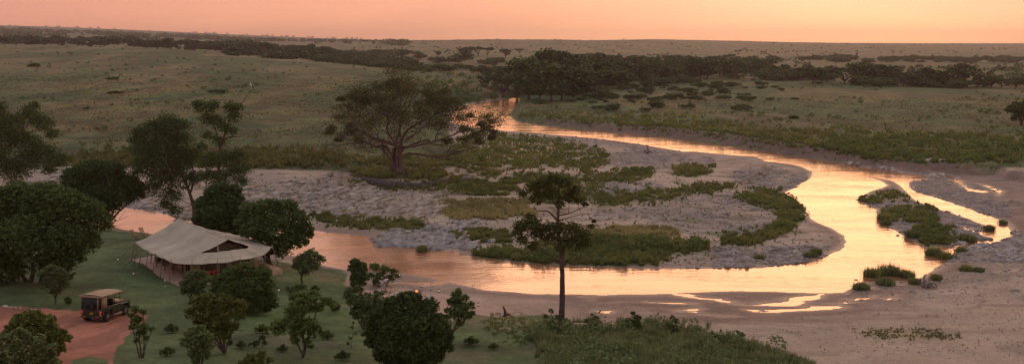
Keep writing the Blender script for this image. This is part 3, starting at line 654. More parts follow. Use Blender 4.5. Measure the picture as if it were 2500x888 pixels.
plant('forked_tree', 'tall forked tree with a bare snag branch and a stork on top, behind the tent', 'tree', (530, 548),
  [(515,270,26),(498,262,14),(540,262,14),(520,298,20),(545,300,18),(575,268,20),(595,268,14),(585,292,20),(560,315,16),(575,325,16),(545,350,18),(520,335,16),(560,390,28),(590,385,24),(520,395,26),(575,425,28),(605,415,18),(540,440,30),(595,445,18),(505,360,14),(510,430,22)], 'leaf_dark', 'bark', .17, .27,
  limbs=[[(530,552,.40),(534,480,.32),(540,430,.27),(545,370,.2),(552,350,.17),(572,338,.12),(592,338,.05)],[(545,375,.16),(558,335,.13),(572,300,.1),(590,280,.08),(600,264,.065),(612,247,.05),(622,236,.04),(634,221,.03)],[(545,365,.13,5),(535,320,.1,8),(520,290,.06)],[(540,440,.13,-5),(565,420,.09,-8),(590,395,.05)],[(535,470,.14,3),(552,455,.1,3),(572,440,.06)],[(503,520,.12,5),(505,470,.1,5),(512,430,.05)]], seed=15, cr=.6, twigs=1, stemr=.08, hollow=.3,
  deadtwigs=[[(585,300,.06),(588,270,.045),(582,245,.02)],[(588,280,.03),(596,260,.02),(600,240,.01)],[(592,240,.012),(593,225,.01),(590,216,.008)],[(580,285,.04),(572,262,.02),(576,248,.01)],[(622,236,.012),(632,246,.01),(636,250,.006)]])
plant('dense_bush', 'dark dense bush behind the tent at the foot of the forked tree', 'bush', (548, 606),
  [(540,478,36),(512,505,36),(575,500,38),(545,520,45,-15),(500,540,32),(590,540,32),(540,565,45,-15),(575,470,24),(520,575,30),(490,565,26)], 'leaf_dark', 'bark', .18, .8, stems=6, seed=16, stemr=.1)
plant('round_tree', 'round leafy tree right of the tent, dark trunk against the river', 'tree', (660, 648),
  [(620,520,32),(660,510,34),(700,515,34),(735,535,28),(750,560,22),(640,550,40,-15),(690,555,45,-20),(725,575,32),(615,560,28),(650,590,34,-10),(700,595,34,-10),(740,590,20),(760,575,12),(600,540,22),(685,615,22)], 'leaf_dark', 'bark', .19, .62,
  limbs=[[(660,652,.32),(655,625,.26),(662,590,.2),(680,560,.1)],[(656,630,.2),(640,600,.14),(625,560,.08)],[(660,620,.16,5),(690,595,.1,5),(720,560,.06)],[(652,650,.18,6),(640,625,.14,8),(612,590,.06)]], seed=17, cr=.34, stemr=.09, hollow=.45)
plant('small_tree', 'small feathery tree standing on the lawn between the round tree and the river', 'tree', (737, 692),
  [(735,635,20),(760,625,20),(785,632,14),(755,648,24),(728,650,14),(775,650,14),(745,665,12)], 'leaf_grey', 'bark', .13, .6, limbs=[[(737,694,.12),(737,672,.1),(745,655,.06),(762,635,.03)],[(737,675,.07),(728,655,.05),(730,640,.03)]], seed=18, cr=.36, stemr=.04, hollow=.35)
plant('lawn_bush', 'open grey-green bush between the tent front and the round bush', 'bush', (463, 738),
  [(470,675,20),(495,672,16),(512,682,12),(460,695,20),(488,695,22),(450,712,12),(475,712,14)], 'leaf_grey', 'bark', .12, .55, limbs=[[(464,740,.08),(466,722,.07),(480,700,.04)],[(464,726,.05),(456,710,.03)],[(468,730,.05),(490,712,.04),(505,692,.03)]], seed=19, cr=.36, stemr=.035, hollow=.4)
plant('round_bush', 'big round green bush in front of the right half of the tent', 'bush', (602, 765),
  [(575,672,26),(605,662,28),(640,672,26),(540,690,24),(570,705,34,-12),(615,700,38,-15),(655,700,24),(548,720,26),(590,735,30),(635,735,28),(665,728,16),(672,745,10),(655,752,12),(530,710,16)], 'leaf_mid', 'bark', .125, .95, stems=6, seed=20, cr=.33, stemr=.07)
plant('lawn_bush', 'yellow-topped bush with bare lower stems below the big round bush', 'bush', (548, 862),
  [(490,740,22),(520,735,24),(555,738,24),(590,748,20),(475,765,20),(510,765,30,-8),(550,770,30,-8),(590,772,16),(500,790,24),(545,795,24),(570,800,16),(525,810,18)], 'leaf_yellow', 'bark', .12, .62, stems=9, seed=21, cr=.34, stemr=.045, hollow=.4)
plant('lawn_bush', 'dark low bush at the bottom, left of the yellow-topped bush', 'bush', (485, 905),
  [(470,815,18),(495,812,20),(515,825,14),(455,835,14),(485,840,26),(512,845,16),(475,860,16),(500,865,18)], 'leaf_grey', 'bark', .12, .55, stems=7, seed=22, cr=.36, stemr=.035, hollow=.4)
plant('lawn_bush', 'two-tiered open bush with grey stems in the middle of the lower lawn', 'bush', (738, 872),
  [(735,735,26),(770,728,24),(800,740,16),(745,755,28,-6),(712,760,16),(780,755,18),(815,745,12),(690,795,26),(720,785,26),(680,810,16),(755,795,26,-5),(725,812,22),(765,815,14),(775,800,14)], 'leaf_mid', 'bark', .12, .58,
  limbs=[[(738,875,.10),(745,850,.09),(738,820,.07),(712,795,.04)],[(742,858,.08),(755,825,.06),(770,780,.04),(785,745,.03)],[(738,870,.07,6),(725,840,.05,6),(700,805,.03)],[(745,850,.06,-4),(742,800,.05,-4),(735,750,.03)]], seed=23, cr=.36, stemr=.035, hollow=.35)
plant('small_bush', 'small grey shrub just above the two-tiered bush on the lower lawn', 'bush', (728, 742),
  [(708,706,12),(728,702,13),(742,700,9),(715,716,11),(735,715,9)], 'leaf_grey', 'bark', .10, .6, stems=4, seed=24, cr=.4, stemr=.02, hollow=.3)
plant('small_bush', 'small shrub on the lawn right of the two-tiered bush', 'bush', (822, 760), [(818,742,9),(825,748,8),(812,752,6)], 'leaf_grey', 'bark', .1, .6, stems=3, seed=25, stemr=.015)
plant('dense_bush', 'narrow dense dark bush left of the two people on the beach', 'bush', (873, 702),
  [(868,642,14),(885,650,14),(862,658,14),(880,668,18),(868,682,18),(890,660,10),(895,680,8),(874,694,14)], 'leaf_dark', 'bark', .12, .95, stems=4, seed=26, stemr=.04)
plant('spreading_bush', 'spreading feathery bush right behind the two people on the beach', 'bush', (926, 699),
  [(915,655,15),(940,658,15),(962,665,12),(905,672,12),(930,676,18),(955,680,13),(972,674,8),(918,690,12),(940,692,10)], 'leaf_mid', 'bark', .12, .55, limbs=[[(925,701,.07),(925,690,.05),(920,665,.03)],[(927,699,.06),(940,685,.04),(960,668,.02)],[(924,699,.05,5),(912,690,.04),(905,675,.02)]], seed=27, cr=.4, stemr=.025, hollow=.3)
plant('lawn_bush', 'open bush between the dense dark bush and the biggest round bush', 'bush', (888, 803),
  [(855,715,16),(880,708,14),(865,735,20),(895,735,26,-6),(925,740,16),(880,758,24),(910,760,22),(845,725,9),(935,755,9),(925,722,14),(900,778,16)], 'leaf_grey', 'bark', .12, .62, stems=9, seed=28, cr=.36, stemr=.035, hollow=.4)
plant('round_bush', 'biggest round dark bush at the bottom centre of the lawn', 'bush', (998, 912),
  [(955,755,34),(1000,748,36),(1045,760,32),(925,785,34),(970,790,50,-20),(1020,790,50,-20),(1070,795,34),(915,820,30),(960,835,44,-20),(1015,840,48,-20),(1065,835,38),(1090,825,22),(940,865,32),(1000,880,40),(1055,870,34),(1095,850,16),(905,840,16),(985,735,18),(1020,732,14)], 'leaf_dark', 'bark', .13, .95, stems=8, seed=29, cr=.33, stemr=.08)
plant('small_tree', 'small leaning tree right of the biggest round bush', 'tree', (1098, 830),
  [(1115,725,16),(1135,732,14),(1105,742,16),(1128,752,22,-5),(1150,748,12),(1112,770,18),(1140,772,16),(1095,760,10),(1155,765,8),(1125,790,11),(1098,735,8),(1120,712,8)], 'leaf_mid', 'bark', .12, .7, limbs=[[(1096,834,.12),(1104,812,.1),(1115,790,.07),(1125,760,.05),(1120,730,.03)],[(1106,808,.07),(1128,790,.05),(1145,770,.03)],[(1098,830,.06,5),(1100,800,.05,5),(1100,765,.03)]], seed=30, cr=.36, stemr=.035, hollow=.35)
plant('dense_bush', 'dark rounded bush beside the red track at the bottom left', 'bush', (100, 878),
  [(55,788,24),(90,780,26),(125,788,22),(40,810,26),(80,815,34,-8),(125,815,28),(155,818,18),(172,825,11),(60,840,26),(110,845,28),(145,840,18),(25,815,14)], 'leaf_yellow', 'bark', .115, .95, stems=6, seed=31, cr=.34, stemr=.05)
plant('dry_bush', 'paler thin bush in the bottom left corner in front of the dark one', 'bush', (55, 960),
  [(20,835,26),(60,825,26),(100,838,22),(0,865,32),(50,865,38,-6),(100,865,30),(130,870,18),(140,850,12),(30,900,34),(90,900,34),(-30,870,34),(135,890,18)], 'leaf_grey', 'bark', .11, .62, stems=9, seed=32, cr=.36, stemr=.035, hollow=.4)
plant('small_tree', 'small upright tree with many grey stems right of the safari truck', 'tree', (345, 872),
  [(338,758,13),(355,765,10),(325,772,10),(342,785,18),(328,800,12),(358,800,14),(375,805,9),(345,815,14),(335,832,9),(360,825,9)], 'leaf_mid', 'bark', .10, .55,
  limbs=[[(345,875,.07),(344,840,.05),(342,800,.04),(338,765,.02)],[(350,875,.06),(354,840,.05),(357,800,.03),(356,770,.02)],[(340,875,.05,3),(334,840,.04,3),(328,800,.02)],[(347,872,.05,-3),(362,835,.03),(376,806,.02)]], seed=33, cr=.4, stemr=.03, hollow=.3)
plant('sapling', 'round-headed sapling on the lawn left of the truck under the thicket', 'tree', (136, 742),
  [(135,660,18),(155,665,16),(115,668,15),(170,678,12),(140,685,24,-4),(118,695,14),(160,698,14),(138,710,15),(185,670,6)], 'leaf_grey', 'bark', .10, .62, limbs=[[(136,744,.07),(137,722,.06),(140,695,.04)],[(136,730,.04),(125,705,.03)],[(137,728,.04),(152,700,.03)]], seed=34, cr=.36, stemr=.03, hollow=.4)
plant('small_bush', 'tiny shrub on the grass between the sapling and the truck', 'bush', (168, 744), [(165,730,7),(172,733,6),(168,738,6)], 'leaf_grey', 'bark', .09, .6, stems=3, seed=35, stemr=.012)
plant('small_bush', 'yellow-green bush cut by the bottom edge below the two-tiered bush', 'bush', (628, 915), [(612,872,14),(640,868,15),(660,880,10),(595,885,11),(628,890,20)], 'leaf_yellow', 'bark', .11, .8, stems=5, seed=36, stemr=.03)
plant('sapling', 'thin young sapling with few leaves left of the biggest bush', 'tree', (858, 848), [(862,800,5),(868,815,5),(855,825,5),(864,788,3),(850,838,4)], 'leaf_grey', 'bark', .10, .45, limbs=[[(857,850,.02),(860,825,.015),(865,790,.008)]], seed=37, stemr=.008)
plant('fallen_shrub', 'collapsed dark shrub lying on the lower lawn beside the two-tiered bush', 'bush', (622, 846), [(625,838,10),(640,825,8),(612,842,8),(652,812,5),(645,836,8)], 'leaf_dark', 'bark', .10, .5, limbs=[[(618,848,.05),(632,830,.04),(655,802,.02)],[(640,846,.03),(648,825,.02),(662,812,.01)]], seed=38, stemr=.015)
plant('edge_tree', 'lone round dark tree on the plain at the right edge', 'tree', (2494, 306), [(2480,262,17),(2505,258,18),(2490,278,18),(2465,268,12),(2515,275,20),(2475,290,8)], 'leaf_far', 'bark', .4, 1.0, stems=3, seed=39, stemr=.2)
for k, (px, py, rp, lf, lab) in enumerate([(418,812,12,'leaf_grey','low olive shrub alone on the lawn between the truck and the bottom bushes'),(640,812,13,'leaf_yellow','low yellowish shrub behind the collapsed shrub'),(590,850,11,'leaf_grey','small shrub at the right foot of the yellow-topped bush'),(690,858,10,'leaf_grey','small shrub at the left foot of the two-tiered bush'),(800,828,12,'leaf_mid','low green shrub right of the two-tiered bush'),(838,878,14,'leaf_grey','low shrub at the bottom edge left of the biggest round bush'),(1150,842,13,'leaf_mid','low green shrub in the grass right of the biggest round bush'),(1205,852,9,'leaf_grey','small flat shrub on the open lawn at the bottom'),(410,868,13,'leaf_mid','low dark shrub at the bottom edge right of the red track'),(770,712,9,'leaf_mid','small round shrub under the small feathery tree')]):
    plant('small_bush', lab, 'bush', (px, py), [(px - rp * .8, py - rp * .6, rp * .8), (px + rp * .7, py - rp * .7, rp * .8), (px, py - rp * 1.2, rp * .7)], lf, 'bark', .1, .6, stems=4, seed=80 + k, stemr=.015, cr=.4, hollow=.3)
# the lone tree
plant('lone_tree', 'lone tall tree with two tiers of foliage above the near sandbank', 'tree', (1370, 803),
  [(1300,470,22),(1275,485,14),(1325,460,22),(1350,452,20),(1375,460,20),(1400,478,18),(1310,495,20),(1345,485,24),(1385,495,18),(1410,500,12),(1425,510,8),(1365,510,12),
   (1275,560,22),(1300,552,22),(1262,575,14),(1310,575,24),(1335,565,20),(1275,590,16),(1300,605,14),(1365,565,26),(1345,590,20),(1400,570,24),(1425,585,20),(1390,595,24),(1415,608,16),(1440,560,9),(1446,548,6),(1435,600,10),(1365,610,12),(1290,535,9)], 'leaf_lone', 'bark', .15, .38,
  limbs=[[(1370,806,.34),(1371,770,.27),(1372,720,.24),(1371,660,.20),(1368,620,.17),(1362,580,.15),(1360,540,.13),(1362,500,.10),(1362,460,.06),(1352,440,.02)],
   [(1366,640,.09),(1345,630,.06),(1328,618,.05),(1310,600,.03)],[(1372,645,.09,3),(1378,610,.07,5),(1395,585,.04)],[(1360,548,.09),(1348,535,.08),(1335,525,.06),(1322,524,.05),(1304,522,.03),(1306,505,.02)],[(1362,535,.05),(1385,530,.045),(1410,520,.03),(1425,512,.02)],[(1362,545,.05,-4),(1400,535,.03,-6),(1430,530,.015)],[(1362,560,.07,-4),(1390,570,.05,-6),(1420,580,.03)],[(1362,570,.07,4),(1330,570,.05,6),(1290,565,.03)],[(1370,660,.06,4),(1385,645,.05,5),(1398,628,.03)],[(1360,520,.06,4),(1340,495,.05,6),(1310,475,.03)],[(1362,500,.05,-3),(1385,480,.04,-4),(1400,465,.02)]],
  seed=40, cr=.6, twigs=1, stemr=.05, hollow=.25)
plant('small_bush', 'thin airy shrub at the foot of the lone tree', 'bush', (1355, 806), [(1345,760,8),(1360,775,8),(1332,772,7),(1380,782,8),(1395,790,6),(1370,768,5)], 'leaf_grey', 'bark', .10, .4, stems=6, seed=41, stemr=.012)
# ---- the giant fig
def fig():
    r_ = np.random.default_rng(50); b = hit(970, 421); s = mpp(b)
    root = empty('fig_tree', b); root.scale = (1.05, 1.05, .88); tag(root, 'giant spreading fig tree with a fluted trunk on the stone terrace', 'tree')
    def loc(px, py, d=0): return np.array([(px - 970) * s, d * s, (421 - py) * s * 1.01])
    mb = MB()
    for (a, px, py, rr) in [(0, 983, 345, .62), (1, 940, 350, .5), (2, 975, 345, .6), (3, 988, 352, .5), (4, 928, 345, .5), (5, 978, 350, .5), (6, 980, 350, .5)]:
        ang = a * .9; ox, oy = math.cos(ang) * 10, math.sin(ang) * 9
        limb(mb, [loc(970 + ox * 1.5, 426, oy * 1.5), loc(970 + ox * .8, 400, oy * .8), loc((px + 970 + ox * .5) / 2, 372, oy * .5), loc(px, py, oy * .4)], [rr * .72, rr * .5, rr * .38, rr * .3], 9, r_, .05)
    for k in range(9): # hanging roots fused to the bole
        a = r_.uniform(0, 6.28); ox, oy = math.cos(a) * 14, math.sin(a) * 12
        limb(mb, [loc(970 + ox * 1.35, 424, oy * 1.3), loc(970 + ox, 400, oy), loc(970 + ox * .8, 370, oy * .8), loc(972 + ox * .6, 352, oy * .6)], [.26, .2, .17, .15], 6, r_, .04)
    L_ = [[(955,368,.5),(942,345,.42),(925,350,.34),(905,340,.28),(880,338,.2,-10),(850,342,.14,-15),(826,348,.08)],
     [(945,372,.45,10),(935,350,.36,10),(938,330,.3,15)],
     [(975,352,.55),(955,340,.45),(920,330,.34,12),(895,318,.26,20),(870,300,.16,25),(840,285,.08,30)],
     [(972,352,.5),(962,330,.42,-8),(950,300,.35,-15),(955,275,.28,-20),(945,245,.2,-20),(920,215,.1,-15)],
     [(978,350,.5),(985,322,.42,10),(1000,300,.36,20),(1025,285,.3,25),(1050,270,.2,30),(1090,250,.1,30)],
     [(985,352,.5),(1020,345,.4,-10),(1060,332,.32,-15),(1095,318,.25,-20),(1130,300,.16,-20),(1170,285,.08,-15)],
     [(972,398,.5),(990,372,.5,4),(1020,372,.42,8),(1045,376,.36,10),(1075,380,.3,5),(1105,365,.24,0),(1140,355,.17,-5),(1175,335,.1),(1205,320,.05)],
     [(1000,348,.3,15),(1035,335,.24,25),(1060,350,.2,30),(1110,338,.12,35),(1150,320,.06,35)],
     [(968,345,.4),(975,310,.32,15),(980,270,.24,25),(1000,230,.15,30),(1010,195,.07,30)],
     [(950,275,.24,-20),(975,250,.18,-25),(985,215,.12,-25),(975,185,.06,-20)],
     [(945,250,.16,-15),(905,245,.12,-10),(880,225,.08,-5),(855,215,.04)],
     [(895,318,.18,20),(880,290,.14,25),(885,255,.09,25),(900,225,.05,20)],
     [(1025,285,.2,25),(1030,250,.14,30),(1050,215,.08,30)],[(1060,332,.2,-15),(1070,300,.14,-25),(1095,270,.08,-30)],
     [(905,340,.18),(875,355,.12,20),(850,330,.08,30),(825,315,.04,35)],[(972,340,.25,-20),(1000,320,.2,-40),(1030,300,.14,-60),(1050,270,.07,-70)],[(965,345,.25,-20),(930,325,.2,-45),(900,300,.12,-65),(880,270,.06,-75)],
     [(975,340,.25,25),(970,310,.2,50),(940,280,.12,75),(930,240,.06,80)],[(985,340,.25,25),(1020,310,.2,55),(1050,270,.12,75),(1060,230,.06,80)]]
    tips = []
    for lb in L_:
        Q = limb(mb, [loc(q[0], q[1], q[3] if len(q) > 3 else 0) for q in lb], [q[2] * .55 for q in lb], 8, r_, .04)
    mb.build('trunk', M['bark_fig'], root, smooth=True)
    mb = MB()
    for lb in L_[:]:
        m = len(lb)
        for k in range(12):
            i = r_.integers(max(1, m // 3), m); q = lb[i]; q0 = lb[i - 1]; f = r_.random()
            p = loc(q[0], q[1], q[3] if len(q) > 3 else 0) * f + loc(q0[0], q0[1], q0[3] if len(q0) > 3 else 0) * (1 - f)
            d = p - loc(972, 345); d /= np.linalg.norm(d) + 1e-6; d = d * .8 + r_.normal(size=3) * .65; d[2] += .12; d /= np.linalg.norm(d)
            grow(mb, p, d, r_.uniform(1.2, 2.5), .055, 3, r_, tips, spread=.65, up=.05, n=4, kids=(2, 3), shrink=.72)
    mb.build('branches', M['bark_fig'], root)
    tips = np.array(tips)
    # bare on the left flank, leafy on top and to the right
    fx = tips[:, 0] / s + 970; fy = 421 - tips[:, 2] / s
    pr = np.clip(.30 + (270 - fy) / 110 + (fx - 1100) / 130 * (fx > 1090), .05, 1) * np.where(fx < 880, .35, 1)
    T = tips[(r_.random(len(tips)) < pr)]
    n = 10; C_ = np.repeat(T, n, 0) + r_.normal(size=(len(T) * n, 3)) * np.array([.55, .55, .28])
    ex = []
    for (px, py, rp, d) in [(870,215,16,0),(905,200,20,0),(940,185,22,-10),(975,180,22,0),(1010,190,22,10),(1040,205,18,0),(1085,200,14,10),(1105,225,18,0),(1090,250,24,0),(1060,230,20,30),(980,215,28,20),(930,225,22,-20),(1020,235,24,-30),(1120,270,14,0),(1140,265,10,0),(1180,300,14,0),(1195,310,10,0),(1165,290,12,0),(905,290,18,0),(1060,280,22,-30),(950,250,22,60),(850,245,20,10),(835,275,18,20),(870,260,22,-30),(860,300,18,20),(900,250,26,-40),(930,270,26,-40),(1000,260,28,-50),(1040,250,26,-40),(1080,225,22,-20),(1115,245,18,10),(1090,285,22,-40),(1130,300,16,-20),(1150,320,14,0),(820,300,12,0),(930,200,24,30),(1000,200,26,40),(1060,210,22,30),(890,230,20,40),(960,178,18,0),(1190,325,10,0),(835,330,12,10),(860,315,16,30),(815,310,12,-10),(1120,335,14,20),(1160,335,12,0),(890,325,14,-40),(1085,340,12,40),(845,220,10,0)]:
        P, e = blob(loc(px, py, d), (rp * s * 1.1, rp * s * 1.25, rp * s * .8), 430, r_, cr=.6, hollow=.2, loose=.5); ex.append(P)
    C_ = np.concatenate([C_] + ex); V, q = leaves(C_, .21, r_, None, .5); link('crown', npmesh('crown', V, [q]), root, M['leaf_fig'])
fig()
# ------------------------------------------------------------------ woods further off
def far_proto(kind, seed):
    """about 12 m tall; leaves, limbs; returns the two meshes"""
    r_ = np.random.default_rng(seed); mb = MB(); Cs = []; H = 12.0
    if kind == 'round': B = [(r_.normal() * 2.0, r_.normal() * 2.0, r_.uniform(4.5, 9.5), r_.uniform(2.0, 3.1)) for _ in range(11)]
    elif kind == 'flat': B = [(r_.normal() * 3.2, r_.normal() * 3.2, r_.uniform(8.0, 10.4), r_.uniform(1.6, 2.5)) for _ in range(11)]
    elif kind == 'tall': B = [(r_.normal() * 1.5, r_.normal() * 1.5, 3.5 + k * .85 + r_.normal() * .5, r_.uniform(1.6, 2.4)) for k in range(9)]
    else: B = [(r_.normal() * 2.6, r_.normal() * 2.6, r_.uniform(1.5, 4.5), r_.uniform(2.0, 3.0)) for _ in range(9)]
    for x, y, z, r in B:
        P, e = blob((x, y, z), (r * 1.15, r * 1.15, r * (.55 if kind == 'flat' else .8)), 240, r_, clumps=12, cr=.42, hollow=.5); Cs.append(P)
        if kind != 'bush': limb(mb, [(x * .1, y * .1, 2.2), (x * .5, y * .5, z * .65), (x, y, z)], [.2, .14, .06], 5)
    if kind != 'bush': mb.tube([(0, 0, -.6), (.1, 0, 1.5), (0, 0, 3.2)], [.42, .32, .26], 6)
    else: mb.tube([(0, 0, -.5), (0, 0, 2)], [.3, .2], 5)
    C_ = np.concatenate(Cs); C_ = C_[C_[:, 2] > .2]; V, q = leaves(C_, .62, r_, None, .6, .55)
    c_ = npmesh('crown', V, [q]); c_.materials.append(M['leaf_far']); t = mb.build('trunk', M['bark'])
    tm = t.data; bpy.data.objects.remove(t); return c_, tm
PR = {k: [far_proto(k, 100 + i * 7 + j) for j in range(3)] for i, k in enumerate(['round', 'flat', 'tall', 'bush'])}
def far_tree(kind, p, h, label, cat, group, r_, name=None, parts=True, wide=1.0):
    c_, t_ = PR[kind][r_.integers(3)]; s = h / (12.0 if kind != 'bush' else 6.5); name = name or 'tree'
    sc = (s * wide * r_.uniform(.85, 1.2), s * wide * r_.uniform(.85, 1.2), s); rz = r_.uniform(0, 6.28)
    if parts:
        root = empty(name, p, rz); root.scale = sc; tag(root, label, cat, group)
        a = bpy.data.objects.new('crown', c_); COL.objects.link(a); a.parent = root
        a = bpy.data.objects.new('trunk', t_); COL.objects.link(a); a.parent = root
    else:
        a = bpy.data.objects.new(name, c_); COL.objects.link(a); a.location = p; a.rotation_euler = (0, 0, rz); a.scale = sc; tag(a, label, cat, group)
def onpix(px, py):
    p = hit(px, py); p[2] -= .1; return p
r_ = np.random.default_rng(77)
# riverine wood beyond the bend: (px, base py, top py)
g_ = 'trees of the riverine wood beyond the bend'
front = [(1228,238,170,'flat'),(1262,236,150,'round'),(1290,243,150,'tall'),(1318,246,165,'round'),(1345,248,158,'tall'),(1372,246,160,'round'),(1400,238,155,'round'),(1432,236,168,'round'),(1300,226,135,'round'),(1335,222,125,'tall'),(1360,215,122,'flat'),(1385,228,138,'round'),(1240,222,160,'round'),(1215,215,175,'bush')]
LF = ['flat-topped dark tree leaning over the river bend, leftmost of the wood','tall round tree on the river bend bank','narrow tall tree on the river bank corner','rounded tree on the bank right of the narrow tall one','slim dark tree standing in the front of the wood','wide dark tree in the middle of the wood front','dark round tree at the bare gap in the wood front','low round tree ending the wood front on the right','big tree rising behind the river bend corner','tallest narrow tree of the wood','tall flat-crowned tree on the wood skyline','round tree under the wood skyline','round tree close behind the river bend','low thicket left of the river bend wood']
for (px, by, ty, k), lab in zip(front, LF):
    p = onpix(px, by); far_tree(k, p, (by - ty) * mpp(p) * 1.02, lab, 'tree', g_, r_, wide=1.15)
for i in range(120):
    px = r_.uniform(1290, 1880); f = (px - 1290) / 590; top = np.interp(px, [1290, 1450, 1600, 1700, 1780, 1880], [122, 126, 130, 138, 132, 142]); lo = np.interp(px, [1290, 1450, 1600, 1760, 1880], [225, 222, 205, 192, 178])
    by = top + 28 + (lo - top - 28) * r_.random() ** .8; p = onpix(px, by); h = min((by - top) * mpp(p), r_.uniform(9, 17)) * r_.uniform(.85, 1.05)
    far_tree(['round', 'round', 'flat', 'tall'][r_.integers(4)], p, h, 'one of the many dark trees in the hazy wood right of the river bend', 'tree', g_, r_, wide=1.35)
for i in range(75):
    px = r_.uniform(1270, 1890); lo = np.interp(px, [1270, 1450, 1600, 1760, 1890], [236, 232, 212, 196, 186]); by = lo - r_.random() ** 1.5 * 40; p = onpix(px, by)
    far_tree('bush', p, r_.uniform(9, 22) * mpp(p), 'dark thicket bush filling in under the hazy wood', 'bush', 'thickets under the riverine wood', r_, 'thicket', parts=False, wide=1.3)
# right tree line
RT = [(1985,205,160),(1950,196,165),(2020,200,162),(2062,205,165),(2100,205,152),(2130,205,160),(2165,208,157),(2205,210,175),(2245,210,170),(2268,212,164),(2300,212,176),(2332,213,165),(2352,212,154),(2385,213,180),(2420,214,184),(2445,215,190),(2480,217,190),(1915,192,160),(1890,190,160),(1850,188,158),(2510,218,188)]
for i, (px, by, ty) in enumerate(RT):
    p = onpix(px, by); far_tree(['round', 'tall', 'round', 'flat'][i % 4], p, (by - ty) * mpp(p) * 1.05, 'dark tree in the line across the right-hand plain', 'tree', 'trees in the line across the right plain', r_, wide=1.35)
for i in range(46):
    px = r_.uniform(1850, 2520); by = np.interp(px, [1850, 2100, 2520], [192, 209, 219]) - r_.uniform(-2, 10); p = onpix(px, by)
    far_tree('bush', p, r_.uniform(13, 28) * mpp(p), 'dark thicket bush filling the tree line on the right plain', 'bush', 'thickets in the right tree line', r_, 'thicket', parts=False, wide=1.3)
# thin line further off on the right
for i in range(70):
    px = r_.uniform(1960, 2510); p = atd(px, 150, r_.uniform(1150, 1400)); p[2] = hz(p[0], p[1]) - .2
    far_tree('bush', p, r_.uniform(4, 8), 'distant bush in the thin scrub line behind the right tree line', 'bush', 'far scrub line on the right', r_, 'distant_bush', parts=False, wide=1.5)
# scrub on the near right plain
for i in range(210):
    px = r_.uniform(1290, 1950); by = r_.uniform(195, 300) ; 
    if r_.random() > np.exp(-((by - 222) / 46) ** 2) * np.interp(px, [1290, 1600, 1950], [1, 1, .3]): continue
    if by > 292 - (px < 1400) * 20 or px < 1320 and by < 250: continue
    p = onpix(px, by); far_tree('bush', p, (5 + 13 * r_.random() ** 1.6) * mpp(p), 'dark scrub bush dotted over the grass below the hazy wood', 'bush', 'scrub bushes below the wood', r_, 'scrub_bush', parts=False, wide=1.25)
for px, by, h, lab in [(1740,218,14,'round lone bush at the right end of the scrub'),(1812,262,9,'pair bush'),(1890,216,8,'x'),(1848,158,6,'x'),(1575,272,10,'x'),(1690,236,14,'x'),(1825,270,14,'x'),(1800,272,14,'x'),(1470,240,24,'x'),(1605,250,16,'x'),(1410,232,30,'x'),(2000,205,6,'x'),(1938,290,10,'x')]:
    p = onpix(px, by); far_tree('bush', p, h * mpp(p), 'dark scrub bush dotted over the grass below the hazy wood', 'bush', 'scrub bushes below the wood', r_, 'scrub_bush', parts=False, wide=1.3)
# bushes in the left and middle grassland
for px, by, h, lab in [(85,163,10,'black stump-like bush far out on the left slope'),(276,195,8,'small dark round bush alone on the left slope'),(287,228,7,'low spreading dark bush above the left tree tops'),(270,228,6,'low flat bush beside the spreading one on the left slope'),(527,228,11,'wide low bush on the slope left of the stork'),(545,228,7,'small bush joined to the wide low bush near the stork'),(214,266,6,'tiny bush on the lower left slope'),(1055,235,12,'dark bush on the bank behind the fig tree')]:
    p = onpix(px, by); far_tree('bush', p, h * mpp(p), lab, 'bush', 'lone bushes on the left grassland', r_, 'grassland_bush', parts=False, wide=1.6)
# trees standing in the middle valley
for k, (px, by, h, kd, lab) in enumerate([(982,147,25,'round','round tree in the middle valley, first from the left'),(1020,145,20,'round','smaller tree beside the first valley tree'),(1070,138,14,'round','small distant tree in the middle valley'),(1135,150,34,'round','large dark tree in the middle valley'),(1168,138,26,'flat','open-crowned tree right of the large valley tree'),(1190,138,24,'flat','flat-topped tree in the middle valley'),(1234,143,26,'round','compact round tree alone at the right of the valley'),(1150,140,26,'flat','tree between the large one and the open-crowned one'),(912,110,10,'round','small round tree by the far belt end'),(620,122,18,'round','taller round tree standing out of the far left belt'),(1888,111,8,'flat','tiny flat-topped acacia on the right skyline'),(1522,98.5,4,'flat','tiny acacia on the middle skyline'),(1802,134,12,'flat','small umbrella tree on the far pale slope'),(1864,134,9,'flat','second small umbrella tree on the far pale slope'),(1268,132,14,'flat','thin tree on the valley edge by the wood')]):
    p = onpix(px, by); far_tree(kd, p, h * mpp(p), lab, 'tree', 'trees standing in the open valley', r_, wide=1.15)
for i in range(60):
    px = r_.uniform(830, 1230); p = atd(px, 150, r_.uniform(620, 1000)); p[2] = hz(p[0], p[1]) - .2
    far_tree('bush', p, r_.uniform(2.5, 6), 'low bush in the green thickets of the middle valley', 'bush', 'bushes of the middle valley', r_, 'valley_bush', parts=False, wide=1.6)
